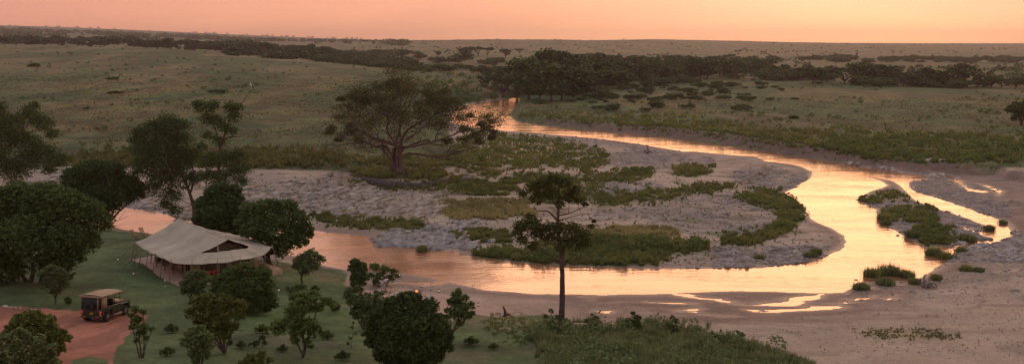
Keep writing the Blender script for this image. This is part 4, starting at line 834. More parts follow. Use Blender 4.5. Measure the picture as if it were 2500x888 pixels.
# belt behind the left rise
for i in range(100):
    px = -60 + 960 * (i + r_.random()) / 100; d = np.interp(px, [0, 400, 700, 900], [1120, 1080, 980, 900]) + r_.uniform(-40, 140); p = atd(px, 120, d); g0 = hz(p[0], p[1]); p[2] = g0 - .3
    top = np.interp(px, [0, 300, 520, 640, 700, 800, 900], [88, 93, 100, 101, 108, 118, 132]) + r_.normal() * 3; zt = CH - (top - 112) / F * d
    h = min(max(zt - g0, 5), 17) * r_.uniform(.9, 1.08)
    far_tree(['round', 'round', 'tall', 'flat'][r_.integers(4)], p, h, 'dark tree in the long belt behind the left grassy rise', 'tree', 'trees of the belt behind the left rise', r_, parts=False, wide=1.5)
for i in range(90):
    px = r_.uniform(560, 1000); p = atd(px, 150, r_.uniform(720, 1300)); p[2] = hz(p[0], p[1]) - .3
    far_tree('bush', p, r_.uniform(4, 9), 'bluish thicket bush between the left belt and the valley', 'bush', 'thickets right of the left belt', r_, 'thicket', parts=False, wide=1.7)
# far woods: too many to count
def merged(name, label, pts, hs, mt, r_, n=26, sz=.30, cat='trees', tall=.8):
    """many simple leafy crowns as one mass"""
    pts = np.array(pts); hs = np.array(hs); k = len(pts); d = r_.normal(size=(k, n, 3)); d /= np.linalg.norm(d, axis=2)[:, :, None]
    C_ = pts[:, None] + d * hs[:, None, None] * np.array([.62, .62, .5 * tall]) * r_.uniform(.6, 1, (k, n))[:, :, None] + np.array([0, 0, 1.]) * (hs[:, None, None] * .5 * tall)
    C_ = C_.reshape(-1, 3); V, q = leaves(C_, np.repeat(hs * sz, n)[:, None].ravel() if False else 1.0, r_, None, .7, .6)
    S_ = np.repeat(hs * sz, n)[:, None]; Vr = V.reshape(-1, 4, 3); Vr = C_[:, None] + (Vr - C_[:, None]) * S_[:, None]
    o = link(name, npmesh(name, Vr.reshape(-1, 3), [q]), mat=M[mt]); tag(o, label, cat, kind='stuff'); return o
P_, H_ = [], []
for i in range(2600):
    px = r_.uniform(-100, 1000); d = r_.uniform(1900, 3400)
    if fbm(np.array([px / 60. ]), np.array([d / 250.]), 3)[0] < .47 + .10 * (px > 350) + .05 * (px > 600): continue
    p = atd(px, 90, d); P_.append(p); H_.append(r_.uniform(8, 15))
P_ = np.array(P_); P_[:, 2] = gh(P_[:, 0], P_[:, 1]) - .5
merged('distant_woodland', 'blue-grey woodland on the far left plain under the ridge', P_, H_, 'leaf_far', r_)
P_, H_ = [], []
for i in range(9000):
    u = r_.random(); px = r_.uniform(850, 2550); d = np.exp(r_.uniform(math.log(650), math.log(3800)))
    if r_.random() > np.clip((fbm(np.array([px / 70.]), np.array([d / 180.]), 3)[0] - .42) * 4, .06, 1): continue
    if px < 1900 and d < 1000: continue
    if fbm(np.array([px / 50. + 9]), np.array([d / 90.]), 3)[0] < .48: continue
    p = atd(px, 90, d); P_.append(p); H_.append(r_.uniform(1.2, 3.6) * (1 if r_.random() < .93 else 1.7))
P_ = np.array(P_); P_[:, 2] = gh(P_[:, 0], P_[:, 1]) - .2
merged('distant_scrub', 'low scrub speckling the far hazy slopes and plain', P_, H_, 'leaf_far', r_, n=12, sz=.5, cat='scrub', tall=.9)
P_, H_ = [], []
for px in np.concatenate([r_.uniform(480, 900, 26), r_.uniform(0, 480, 12)]):
    p = atd(px, 70, 5150); P_.append(p); H_.append(r_.uniform(9, 16))
P_ = np.array(P_); P_[:, 2] = gh(P_[:, 0], P_[:, 1]) - 1
merged('ridge_trees', 'tiny scattered trees along the far left skyline ridge', P_, H_, 'leaf_far', r_, n=16, sz=.35)
# ------------------------------------------------------------------ ground cover
def tufts(name, label, pts, h, wd, mt, r_, blades=7, cat='grass', up=2.2, lean=.5):
    """blades fan out of every root; pts (k,3)"""
    k = len(pts); h = np.broadcast_to(h, (k,)); n = k * blades
    b = np.repeat(pts, blades, 0); hh = np.repeat(h, blades) * r_.uniform(.55, 1.1, n); ww = np.repeat(np.broadcast_to(wd, (k,)), blades)
    a = r_.uniform(0, 6.283, n); le = r_.uniform(.1, 1, n) * lean
    d = np.stack([np.cos(a), np.sin(a), np.zeros(n)], 1); sd_ = np.stack([-np.sin(a), np.cos(a), np.zeros(n)], 1)
    rad = (hh * .35 * r_.random(n))[:, None]
    b = b + d * rad; tip = b + d * (hh * le)[:, None] + np.array([0, 0, 1.]) * hh[:, None]
    mid = b + d * (hh * le * .35)[:, None] + np.array([0, 0, 1.]) * (hh * .55)[:, None]
    V = np.stack([b - sd_ * (ww * .35)[:, None], b + sd_ * (ww * .35)[:, None], mid + sd_ * (ww * .5)[:, None], tip, mid - sd_ * (ww * .5)[:, None]], 1)
    i = np.arange(n)[:, None] * 5
    o = link(name, npmesh(name, V.reshape(-1, 3), [i + np.array([[0, 1, 2, 4]]), i + np.array([[4, 2, 3]])]), mat=M[mt]); tag(o, label, cat, kind='stuff'); return o
def sow(polys, n, r_, wmin=.4, edge=4.0, clump=None):
    """random ground points inside photo outlines"""
    out = []
    for P in polys:
        P = np.array(P, float); a0, a1 = P.min(0), P.max(0); k = int(n); q = r_.uniform(a0, a1, (k * 3, 2))
        d = psd(P, q[:, 0], q[:, 1]); cs = clump or 14.
        nz_ = fbm(q[:, 0] / cs, q[:, 1] / cs * 2.2, 3); gap = fbm(q[:, 0] / 5. + 50, q[:, 1] / 2.5, 2)
        pr = sstep(9, -12, d - (nz_ - .5) * 44) * sstep(.30, .46, nz_) * sstep(.26, .5, gap)
        q = q[r_.random(len(q)) < pr][:k]
        if len(q): out.append(q)
    q = np.concatenate(out); W_ = ground_at(q[:, 0], q[:, 1])
    return W_[water_sd(W_[:, 0], W_[:, 1]) > wmin]
def ground_at(px, py, it=9):
    x = (px - 1250) / F; y = (py - 444) / F; z = np.full(len(x), 1.0)
    for _ in range(it):
        dz = -SP - y * CP; t = (z - CH) / dz; X = x * t; Yy = (CP - y * SP) * t; zn = gh(X, np.clip(Yy, 20, 8000)); z = z + .7 * (zn - z)
    return np.stack([X, Yy, gh(X, Yy)], 1)
def area(P): P = np.array(P); return .5 * abs(np.dot(P[:, 0], np.roll(P[:, 1], 1)) - np.dot(P[:, 1], np.roll(P[:, 0], 1)))
def dens_sow(keys, per, r_, **k):
    o = [sow([G[q]], max(12, area(G[q]) * per), r_, **k) for q in keys]; return np.concatenate(o)
p = dens_sow(['p1', 'p2', 'p4', 'p5', 'p6', 'p7', 'p8', 'i1', 'i2', 'i3', 'i4', 'i5', 'i6', 'p11'], .34, r_)
tufts('bar_herbage', 'green herbs and rushes covering the river bars', p, r_.uniform(.25, .7, len(p)), .12, 'herb', r_, 9, 'herbage')
p = dens_sow(['p2', 'p6', 'p7', 'i3', 'i4', 'i5', 'p1', 'p4'], .008, r_)
merged('bar_shrubs', 'dark little shrubs mixed into the herbs of the river bars', p, r_.uniform(.5, 1.25, len(p)), 'leaf_mid', r_, n=60, sz=.16, cat='shrubs', tall=1.0)
p = dens_sow(['p3', 'p9'], .4, r_); tufts('yellow_grass', 'yellowish grass patches on the middle bars', p, r_.uniform(.3, .7, len(p)), .10, 'herb_dry', r_, 7)
p = dens_sow(['gp', 't1'], .16, r_); tufts('bar_grass', 'short rough grass on the green tongue right of the fig tree', p, r_.uniform(.3, .8, len(p)), .16, 'herb', r_, 7)
p = dens_sow(['gp'], .0014, r_); merged('tongue_shrubs', 'low dark shrubs dotted over the green tongue right of the fig tree', p, r_.uniform(.9, 2.0, len(p)), 'leaf_mid', r_, n=60, sz=.16, cat='shrubs')
fl = [(560,420),(1250,430),(1900,400),(2000,600),(1900,650),(1250,635),(900,560),(560,540)]
p = sow([fl], 1500, r_, 1.0, clump=30); tufts('sparse_plants', 'sparse single plants over gravel, rocks and sand', p, r_.uniform(.12, .42, len(p)), .12, 'herb', r_, 6, 'plants')
fr = [(2050,720),(2500,640),(2500,880),(2000,870),(1900,800)]
p = sow([fr], 320, r_, 1.0, clump=40); tufts('sand_seedlings', 'tiny seedlings dotting the near right sand', p, r_.uniform(.05, .17, len(p)), .06, 'herb', r_, 5, 'plants')
p = sow([G['p12']], 500, r_, 1.0); tufts('sand_creeper', 'thin creeping plants in a line on the near right sand', p, r_.uniform(.08, .2, len(p)), .08, 'herb', r_, 5, 'plants')
# savanna grass, thinning with distance
def savanna(n, d0, d1, cond, r_):
    d = np.exp(r_.uniform(math.log(d0), math.log(d1), n)); px = r_.uniform(-40, 2540, n); X = (px - 1250) / F * d * 1.02
    z = gh(X, d); qx, qy = topix(X, d, z); k = cond(qx, qy, X, d); return np.stack([X, d, z], 1)[k]
inside = lambda P: (lambda a, b: psd(P, a, b) < -1)
p = savanna(34000, 165, 420, lambda a, b, X, d: ((psd(LBANK, a, b) < -1) | (psd(RBANK, a, b) < -1)) & (water_sd(X, d) > .6) & (fbm(X / 12, d / 12, 3) > .36 + .28 * np.random.default_rng(1).random(len(X))), r_)
tw = p[:, 1] / 2600
half = r_.random(len(p)) < .5
tufts('savanna_grass', 'green and brown grass tussocks over the plains', p[half], r_.uniform(.2, .55, half.sum()), tw[half] + .06, 'savherb', r_, 6)
tufts('dry_savanna_grass', 'straw-coloured grass tussocks over the plains', p[~half], r_.uniform(.2, .55, (~half).sum()), tw[~half] + .06, 'herb_dry', r_, 6)
p = savanna(5500, 165, 900, lambda a, b, X, d: ((psd(LBANK, a, b) < -3) | (psd(RBANK, a, b) < -6)) & (water_sd(X, d) > 3) & (fbm(X / 30 + 5, d / 30, 4) > .46 + .25 * np.random.default_rng(2).random(len(X))), r_)
merged('savanna_shrubs', 'low shrubs scattered in drifts through the grass of the plains', p, .4 + 1.5 * r_.random(len(p)) ** 2, 'leaf_mid', r_, n=44, sz=.2, cat='shrubs')
# rank growth along both banks
RB2 = [(1255,292),(1330,300),(1450,314),(1600,326),(1750,345),(1900,368),(2050,388),(2250,398),(2510,396),(2510,335),(2200,325),(1900,315),(1700,290),(1500,275),(1300,270)]
p = sow([RB2], 9000, r_, .5); tufts('bank_grass', 'tall rank grass along the top of the far cut bank', p, r_.uniform(.4, 1.1, len(p)), .22, 'herb', r_, 7)
p = sow([RB2, [(1900,350),(2510,330),(2510,400),(2100,392)]], 150, r_, .5); merged('bank_shrubs', 'leafy shrubs crowding the far bank', p, r_.uniform(.9, 2.2, len(p)), 'leaf_mid', r_, n=60, sz=.16, cat='shrubs')
LB2 = [(150,412),(300,404),(600,405),(760,405),(840,400),(840,370),(700,360),(500,375),(300,370),(150,385)]
p = sow([LB2], 2200, r_, .5); tufts('left_bank_grass', 'tall straw grass along the left bank above the rocks', p, r_.uniform(.5, 1.3, len(p)), .2, 'savherb', r_, 8)
p = sow([[(860,415),(960,425),(960,436),(880,428)], [(1000,425),(1090,420),(1085,432),(1010,436)], [(1050,300),(1200,240),(1215,255),(1100,262),(1070,320)]], 900, r_, .3); tufts('terrace_herbs', 'green herbs at the foot of the fig tree and along the upper bend', p, r_.uniform(.4, 1.0, len(p)), .2, 'herb', r_, 8, 'herbage')
p = sow([[(1040,260),(1210,215),(1215,240),(1100,262)], [(950,175),(1200,170),(1210,205),(1060,230),(950,205)]], 90, r_, .3); merged('bend_shrubs', 'green shrubs on the bank behind the fig tree', p, r_.uniform(1.5, 3.6, len(p)), 'leaf_mid', r_, n=40, sz=.2, cat='shrubs')
p = sow([[(856,412),(1090,418),(1085,436),(1040,444),(950,438),(870,428)]], 450, r_, .3); tufts('terrace_grass', 'rough grass on top of the fig tree terrace', p, r_.uniform(.15, .5, len(p)), .14, 'savherb', r_, 7)
p = sow([[(850,440),(960,458),(1060,460),(1075,450),(1060,468),(940,468),(850,452)]], 260, r_, .3); tufts('wall_foot_grass', 'tufts along the foot of the stone wall', p, r_.uniform(.3, .8, len(p)), .16, 'herb', r_, 8)
# near slope of weeds, bottom centre
WE = [(1290,812),(1400,798),(1480,790),(1560,790),(1640,805),(1720,815),(1800,840),(1900,870),(1990,900),(1990,960),(1300,960),(1350,880),(1300,840)]
p = sow([WE], 17000, r_, .3); tufts('weed_slope', 'dense grey-green weeds on the near slope at the bottom', p, .22 + .75 * r_.random(len(p)) ** 1.5 * (.5 + fbm(p[:, 0] / 2, p[:, 1] / 2, 2)), .07, 'weed', r_, 9, 'weeds', lean=.45)
p = sow([WE], 150, r_, .3); merged('weed_shrubs', 'leafy low shrubs inside the near weeds', p, r_.uniform(.6, 1.5, len(p)), 'leaf_grey', r_, n=90, sz=.12, cat='shrubs', tall=1.1)
p = sow([[(1200,770),(1330,765),(1400,790),(1300,850),(1180,800)]], 1200, r_, .3); tufts('lawn_edge_grass', 'longer grass at the lawn edge by the sand', p, r_.uniform(.08, .22, len(p)), .05, 'herb', r_, 7)
for k, (px, by, h, lab) in enumerate([(1545,812,52,'leafy weed bush standing up from the near weeds at the bottom'),(1640,822,52,'airy stalky bush in the near weeds right of the leafy one'),(1445,808,44,'thin stalk plant rising from the weeds right of the lone tree'),(1800,842,36,'upright leafy shoots at the right end of the near weeds'),(1740,850,40,'feathery bush near the right end of the weeds')]):
    plant('weed_bush', lab, 'bush', (px, by), [(px - 12, by - h * .55, h * .2), (px + 10, by - h * .7, h * .22), (px, by - h * .9, h * .14), (px + 3, by - h * .4, h * .3), (px - 8, by - h * .25, h * .25)], 'leaf_grey' if k != 0 else 'leaf_mid', 'bark', .09, [.9, .35, .3, .8, .5][k], stems=6, seed=60 + k, stemr=.015, hollow=.3)
# clumps standing in the water and on the islands, one by one
CL = [(2128,682,17,'round rush clump in the shallows, left of the big pair'),(2170,678,20,'big rush clump in the shallows beside the sandbank'),(2162,696,15,'rush clump in front of the big one at the sandbank edge'),(2210,684,15,'small leafy clump between the rush clumps and the driftwood'),(2232,692,11,'low rush clump left of the driftwood stump'),(2102,706,14,'small rush clump at the water tip nearest the camera'),(2285,682,11,'grass clump right of the driftwood stump'),(1030,620,12,'lone rush clump standing in the river by the rocks'),(2280,630,16,'dark rush clump in the water below the island'),(2308,632,13,'rush clump beside the island tail'),(2228,578,14,'rush clump on stones in the river bend'),(2165,548,10,'tiny reddish clump in the river by the island'),(2155,536,12,'small clump on the island edge'),(2360,590,16,'clump by the right pool'),(2345,615,10,'clump on the right stony shore'),(2358,660,12,'round plant on the right brown shore'),(2388,662,9,'smaller plant on the right brown shore'),(2415,562,11,'plant beside the side channel bend'),(1992,620,12,'green plant on the tip of the gravel bar'),(1975,628,11,'plant next to the one on the gravel bar tip'),(1855,632,9,'seedling clump on the lower gravel bar'),(917,540,11,'green shrub on the pale sand below the rocks'),(868,552,8,'little shrub left of the green one on pale sand'),(2448,548,8,'clump on the far side of the side channel')]
for k, (px, by, h, lab) in enumerate(CL):
    p = hit(px, by); r2 = np.random.default_rng(200 + k); s = mpp(p); n = 70; hh = h * s * 1.35
    q = np.repeat(p[None], n, 0) + np.stack([r2.normal(size=n) * hh * .38, r2.normal(size=n) * hh * .38, np.zeros(n)], 1); q[:, 2] = max(p[2], -.05) - .05
    o = tufts('rush_clump', lab, q, hh, .07, 'weed' if k % 3 else 'herb', r2, 9, 'plant clump', lean=.4); del o['kind']; o['group'] = 'clumps in and beside the shallows'
# ------------------------------------------------------------------ rocks
def slab_mesh(mb, p, s, r_, dip=None):
    """angular split slab"""
    n = r_.integers(4, 7); a = np.sort(r_.uniform(0, 6.283, n)) if n > 5 else np.arange(n) * 6.283 / n + r_.uniform(-.4, .4, n)
    L_ = s * r_.uniform(.7, 1.3); Wd = s * r_.uniform(.35, .75); T = s * r_.uniform(.10, .26)
    P = np.stack([np.cos(a) * L_, np.sin(a) * Wd, np.zeros(n)], 1); P[:, :2] += r_.normal(size=(n, 2)) * s * .08
    top = P + [0, 0, T]; top[:, :2] *= r_.uniform(.72, .98); top[:, 2] += r_.normal(size=n) * T * .18
    V = np.concatenate([P - [0, 0, T], top])
    rx, ry, rz = (r_.normal() * .14 + .2, r_.normal() * .16 - .22, r_.normal() * .5 + .35) if dip is None else dip
    Mx = np.array(Matrix.Rotation(rz, 3, 'Z') @ Matrix.Rotation(ry, 3, 'Y') @ Matrix.Rotation(rx, 3, 'X'))
    mb.add(V @ Mx.T + p, [[i, (i + 1) % n, n + (i + 1) % n, n + i] for i in range(n)], poly=[list(range(n))[::-1], list(range(n, 2 * n))])
r_ = np.random.default_rng(5)
def outcrop(name, label, polys, n, smin, smax, mt, sink=.2, tilt=1.0):
    mb = MB(); p = sow(polys, n, r_, -.3, clump=40)
    for q in p: 
        s = smin + (smax - smin) * r_.random() ** 2.2
        slab_mesh(mb, q + [0, 0, s * .05 - s * sink * .3], s, r_, None if tilt else (r_.normal() * .08, r_.normal() * .08, r_.uniform(0, 3)))
    tag(mb.build(name, M[mt]), label, 'rocks', kind='stuff')
outcrop('bedrock_outcrop', 'tilted pale grey bedrock slabs left of the stone terrace', [RCK[0]], 1250, .3, 1.9, 'rock_out', .3)
outcrop('left_bedrock', 'pale bedrock shelf seen between the left trees', [RCK[1], RCK[2]], 260, .4, 2.2, 'rock_out', .5)
outcrop('shore_slabs', 'broken blue-grey slabs along the middle shore', [RCK[3], [(915,590),(960,575),(1000,602),(930,600)], [(1035,572),(1160,560),(1165,600),(1060,608)]], 420, .25, 1.3, 'rock', .2)
outcrop('bank_slabs', 'grey rock ledges at the foot of the right bank', [RCK[4], [(2235,405),(2330,412),(2330,420),(2230,416)]], 130, .4, 1.5, 'rock_out', .2)
outcrop('far_ledges', 'bluish ledges on the right shore beyond the pool', [[(2380,600),(2440,590),(2500,625),(2500,640),(2440,630)], [(2330,590),(2420,592),(2400,606),(2340,606)]], 150, .2, .9, 'rock', .25)
def pebbles(name, label, polys, n, smin, smax, mt):
    p = sow(polys, n, r_, .1, clump=50); k = len(p); s = r_.uniform(smin, smax, k) * (1 + 1.4 * (r_.random(k) > .9))
    base = np.array([[1, 0, 0], [0, 1, 0], [-1, 0, 0], [0, -1, 0], [0, 0, 1], [0, 0, -1.]]) 
    V = p[:, None] + base[None] * (s[:, None] * np.ones(3) * [1, 1, .55])[:, None] * r_.uniform(.6, 1.3, (k, 6, 1)) + r_.normal(size=(k, 6, 3)) * s[:, None, None] * .15
    f = np.array([[0, 1, 4], [1, 2, 4], [2, 3, 4], [3, 0, 4], [1, 0, 5], [2, 1, 5], [3, 2, 5], [0, 3, 5]])
    o = link(name, npmesh(name, V.reshape(-1, 3), [(np.arange(k)[:, None, None] * 6 + f).reshape(-1, 3)]), mat=M[mt]); tag(o, label, 'stones', kind='stuff')
pebbles('gravel_stones', 'grey cobbles strewn over the gravel bars', GRV[:4] + GRV[5:], 3600, .05, .24, 'gravel')
pebbles('island_stones', 'dark wet stones between the side channel and the main river', [GRV[4], [(2300,560),(2440,560),(2440,600),(2320,610)]], 1600, .06, .26, 'rock')
pebbles('shore_stones', 'stones along the waterline and over the open sand', [[(1150,600),(2066,575),(2066,600),(1900,660),(1250,642)], [(560,420),(1250,430),(1250,560),(900,570),(600,545)], [(2060,640),(2500,560),(2500,720),(2060,740)]], 1500, .04, .14, 'rock')
RK = [(903,586,9,'small upright boulder standing in the river left of the slabs'),(878,578,4,'tiny dark rock awash left of the upright boulder'),(932,598,14,'angular boulder at the river corner of the slab shore'),(915,607,10,'flat rock just breaking the water below the slab shore'),(960,582,22,'long tilted slab at the head of the slab shore'),(1012,575,22,'broad pale slab in the middle of the slab shore'),(1072,606,13,'blocky rock at the water end of the slab shore'),(1110,604,18,'long striped slab lying at the waterline'),(1102,618,9,'low rock in the river beside the striped slab'),(1126,622,8,'thin pointed rock in the river by the grassy bar'),(1130,545,14,'pale block on the upper sand beside the yellow grass'),(1165,548,12,'second pale block on the upper sand'),(1200,560,14,'wide fractured slab on the upper sand'),(1100,415+8,10,'small pale ledge left of the big pale block'),(2190,580,9,'bluish flat rock at the bend beside a rush clump'),(2205,582,8,'second bluish rock beside the bend rush clump'),(2088,690,7,'flat rocks in the shallows left of the rush clumps'),(2105,690,6,'small flat rock touching the left rush clump'),(2088,700,4,'tiny rock alone in the shallows'),(2083,710,7,'low rock at the tip of the sandbank water'),(2300,688,12,'grey flat ledge right of the driftwood stump'),(2470,628,18,'big bluish ledge sloping down on the right shore'),(2350,618,10,'flat blue rock beside the right pool'),(2295,628,7,'small blue rock at the pool outlet'),(405,518,14,'dark split slab leaning over the river behind the tent'),(425,514,16,'long tilted slab at the river edge behind the tent'),(655,470,12,'pale smooth hump in the left rock field'),(780,462,14,'dark cracked slab in the upper rock field')]
for k, (px, py, s, lab) in enumerate(RK):
    p = hit(px, py); s = s * mpp(p) * .75; r2 = np.random.default_rng(300 + k); mb = MB(); slab_mesh(mb, (0, 0, .1 * s), s, r2, (r2.normal() * .12 + .1, r2.normal() * .15 - .2, r2.normal() * .4 + .3))
    if k in (4, 5, 7, 21): slab_mesh(mb, (s * .3, s * .4, .25 * s), s * .7, r2)
    o = mb.build('boulder', M['rock'], bevel=.03 * s); o.location = (p[0], p[1], max(p[2], -.05)); tag(o, lab, 'rock', 'boulders along the river')
# big pale block right of the terrace
p = hit(1155, 438); s = mpp(p); root = empty('pale_rock', p); tag(root, 'big pale layered rock block right of the fig tree terrace', 'rock')
mb = MB(); r2 = np.random.default_rng(9)
for (x, y, z, dx, dy, dz) in [(-14, 0, 4, 24, 26, 9), (8, 2, 3, 22, 26, 7), (-8, 10, 10, 30, 20, 6), (22, 4, 1.5, 20, 18, 4), (-26, 4, 2, 14, 20, 5)]:
    mb.box((x * s, y * s, z * s), (dx * s, dy * s, dz * s), r2.normal() * .12, taper=.9)
mb.build('layers', M['rock_out'], root, bevel=.12)
# dry stone retaining wall under the fig
root = empty('stone_wall', hit(950, 462)); tag(root, 'curved dark dry-stone retaining wall holding the fig tree terrace', 'wall'); o0 = np.array(root.location)
top = [(852,424),(880,430),(910,436),(950,442),(1000,447),(1040,447),(1068,441),(1090,434)]; 
pts_ = np.array([at(px, py, 2.9) for px, py in top]); t = np.linspace(0, 7, 120); Q = np.stack([np.interp(t, np.arange(8), pts_[:, i]) for i in range(3)], 1)
mb = MB(); H_ = 1.9
for i in range(len(Q) - 1):
    a, b = Q[i], Q[i + 1]; d = (b - a)[:2]; d /= np.linalg.norm(d); nrm = np.array([-d[1], d[0]])
    P = [[*(a[:2] + nrm * q), z] for q in (0, 1.1) for z in (2.9 - H_, 2.9)] + [[*(b[:2] + nrm * q), z] for q in (0, 1.1) for z in (2.9 - H_, 2.9)]
    mb.add(np.array(P) - o0, [[0, 1, 5, 4], [1, 3, 7, 5], [3, 2, 6, 7], [0, 4, 6, 2]] + ([[0, 2, 3, 1]] if i == 0 else []))
mb.build('wall_core', M['wallstone'], root)
mb = MB()
for i in range(620):
    k = r2.uniform(0, 117); j = int(k); q = Q[j] + (Q[j + 1] - Q[j]) * (k - j); d = (Q[j + 1] - Q[j])[:2]; d /= np.linalg.norm(d); nrm = np.array([-d[1], d[0]])
    z = 2.9 - H_ + (H_ + r2.uniform(-.05, .16)) * r2.random(); slab_mesh(mb, np.array([*(q[:2] - nrm * .02), z]) - o0, r2.uniform(.12, .28), r2, (r2.normal() * .15, r2.normal() * .15, math.atan2(d[1], d[0]) + r2.normal() * .1))
tag(mb.build('wall_stones', M['wallstone'], root), kind='stuff')
# driftwood
def drift(px, py, H_, lab, seed, branches=7):
    p = hit(px, py); r2 = np.random.default_rng(seed); s = mpp(p) * H_; root = empty('driftwood_stump', p); tag(root, lab, 'driftwood')
    mb = MB(); limb(mb, [(0, 0, -.1), (-.12 * s, 0, .4 * s), (-.2 * s, .05, .8 * s), (-.05 * s, .05, 1.0 * s)], [.22 * s, .16 * s, .08 * s, .03 * s], 8, r2, .02)
    mb.build('snag', M['drift'], root)
    mb = MB()
    for k in range(branches):
        a = r2.uniform(0, 6.28); l = s * r2.uniform(.4, .95)
        limb(mb, [(0, 0, .12 * s), (math.cos(a) * l * .5, math.sin(a) * l * .5, r2.uniform(.15, .4) * s), (math.cos(a) * l, math.sin(a) * l, r2.uniform(-.02, .25) * s)], [.12 * s, .07 * s, .02 * s], 6, r2, .03)
    mb.build('roots', M['drift'], root)
drift(2262, 702, 34, 'upright driftwood stump with tangled roots on the near right shore', 1, 10)
drift(1584, 374, 20, 'dark tangled driftwood root ball on the gravel bar by the upper river', 2, 9)
p = hit(1232, 772); root = empty('tree_stump', p); tag(root, 'dark weathered post stump at the corner of the sandy terrace', 'stump')
mb = MB(); limb(mb, [(0, 0, -.2), (.03, 0, .45), (-.08, 0, .85), (-.14, 0, 1.0)], [.16, .12, .09, .04], 7, r_, .02); limb(mb, [(0, 0, .1), (.3, .1, .2), (.6, .1, .05)], [.14, .12, .07], 6, r_, .02); mb.build('wood', M['wood_dark'], root)
p = hit(2222, 512); 
for k, (a, b, lab) in enumerate([((1992,514),(2022,526),'thin dark drift branch lying in the pale river bend'),((1052,424),(1068,417),'bleached curved branch in the herbs right of the fig trunk')]):
    A_2, B_2 = hit(*a), hit(*b); A_2[2] += .1; B_2[2] += .15; m_ = (A_2 + B_2) / 2 + [0, 0, .1 + .7 * k]; o = empty('drift_branch', A_2); tag(o, lab, 'branch')
    mb = MB(); limb(mb, [A_2 - A_2, m_ - A_2, B_2 - A_2], [.12, .10, .05], 6, r_, .02); mb.build('branch', M['bark' if k == 0 else 'bark_pale'], o)
for k, (px, py) in enumerate([(13,748),(27,750),(38,752),(73,756),(84,757),(50,753)]):
    p = hit(px, py); mb = MB(); slab_mesh(mb, (0, 0, .05), .26 - .03 * (k % 3), np.random.default_rng(k), (.1, .1, k)); o = mb.build('edging_stone', M['stones'], bevel=.05); o.location = p
    tag(o, 'pale round stone in the row edging the red track at the far left', 'stone', 'edging stones of the red track')
for k, (px, py) in enumerate([(1002,700),(1010,702),(1038,705),(1053,708),(1083,712),(1092,716),(1108,722),(985,701),(1125,727),(1146,731)]):
    p = hit(px, py); mb = MB(); slab_mesh(mb, (0, 0, .04), .16, np.random.default_rng(50 + k), (.1, .1, k)); o = mb.build('edging_stone', M['rock']); o.location = p
    tag(o, 'small dark stone on the rim of the sandy dining terrace', 'stone', 'rim stones of the dining terrace')
# ------------------------------------------------------------------ the tent
a_ = np.array([.69, -.724]); b_ = np.array([.724, .69]); D0 = np.array([-42.2, 94.7]); TZ = 3.82
tent = empty('safari_tent', (D0[0], D0[1], TZ), math.atan2(a_[1], a_[0])); tag(tent, 'large olive-grey canvas mess tent with raised gable and pole-propped eaves on a pink deck', 'tent')
def tl(x, y, z): return (x, y, z)
mb = MB(); mb.prism([(-.05, -.2), (15.3, -.2), (15.3, 10.4), (-.05, 10.4)], -1.0, .0, 2); mb.build('deck', M['deck'], tent)
def sheet(rows, nx, ny, name, sag=.10, th=.02, scal=0, seed=0):
    """rows: list of polylines (control points) from ridge to eave"""
    G_ = []
    for R__ in rows:
        R__ = np.array(R__, float); l = np.r_[0, np.cumsum(np.linalg.norm(np.diff(R__, axis=0), axis=1))]; l /= l[-1]
        G_.append(np.stack([np.interp(np.linspace(0, 1, nx), l, R__[:, i]) for i in range(3)], 1))
    G_ = np.array(G_); m = len(G_); v = np.linspace(0, m - 1, ny); i0 = np.minimum(v.astype(int), m - 2); f = (v - i0)[:, None, None]
    P = G_[i0] * (1 - f) + G_[i0 + 1] * f
    P[..., 2] -= sag * np.sin(np.pi * f[..., 0]) * np.ones((1, nx))
    u = np.linspace(0, 1, nx)
    if scal: P[..., 2] -= (.08 * np.abs(np.sin(np.pi * u * scal))[None] * (np.linspace(0, 1, ny)[:, None] ** 2.5))
    w_ = fbm(np.arange(nx)[None] * .35 + seed + 0 * P[..., 0], np.arange(ny)[:, None] * .5 + 0 * P[..., 0], 3) - .5; P[..., 2] += w_ * .09
    idx = np.arange(ny * nx).reshape(ny, nx); q = np.stack([idx[:-1, :-1], idx[:-1, 1:], idx[1:, 1:], idx[1:, :-1]], -1).reshape(-1, 4)
    o = link(name, npmesh(name, P.reshape(-1, 3), [q]), tent, M['canvas'], True); s = o.modifiers.new('s', 'SOLIDIFY'); s.thickness = th
    mb = MB()
    for i in [int(nx * q) for q in (.22, .45, .68, .86)]: mb.tube(P[:, i] + [0, 0, .012], .022, 4, cap=False)
    j = ny // 2; mb.tube(P[j] + [0, 0, .012], .02, 4, cap=False); mb.tube(P[-1], .025, 4, cap=False); mb.build('seam', M['seam'], o)
    return o
ridge = [(2.0, 5.2, 4.25), (5, 5.2, 4.02), (8, 5.2, 3.94), (11, 5.2, 3.80), (13.9, 5.2, 3.75)]
midf = [(1.7, 2.7, 2.95), (5, 2.6, 2.75), (8, 2.6, 2.76), (11, 2.5, 2.68), (13.2, 2.4, 2.62)]; midb = [(x, 10.4 - y, z) for x, y, z in midf]
eavf = [(1.2, .6, 2.1), (4, .1, 2.12), (7, -.15, 2.12), (10, -.15, 2.08), (13.0, -.05, 2.0)]; eavb = [(x, 10.4 - y, z) for x, y, z in eavf]
sheet([ridge, midf, eavf], 72, 26, 'roof', .09, scal=5); sheet([ridge, midb, eavb], 60, 20, 'roof', .09, scal=5, seed=9)
mids = [(13.2, 2.4, 2.66), (14.0, 3.6, 2.66), (14.4, 5.2, 2.70), (14.5, 6.9, 2.66), (13.2, 8.0, 2.66)]
eavs = [(13.0, -.05, 2.0), (14.9, 1.9, 1.93), (15.8, 4.2, 1.95), (15.9, 6.5, 1.95), (15.7, 8.2, 2.0), (13.0, 10.45, 2.0)]
sheet([mids, eavs], 54, 12, 'gable_awning', .10, scal=4, seed=4)
mb = MB()
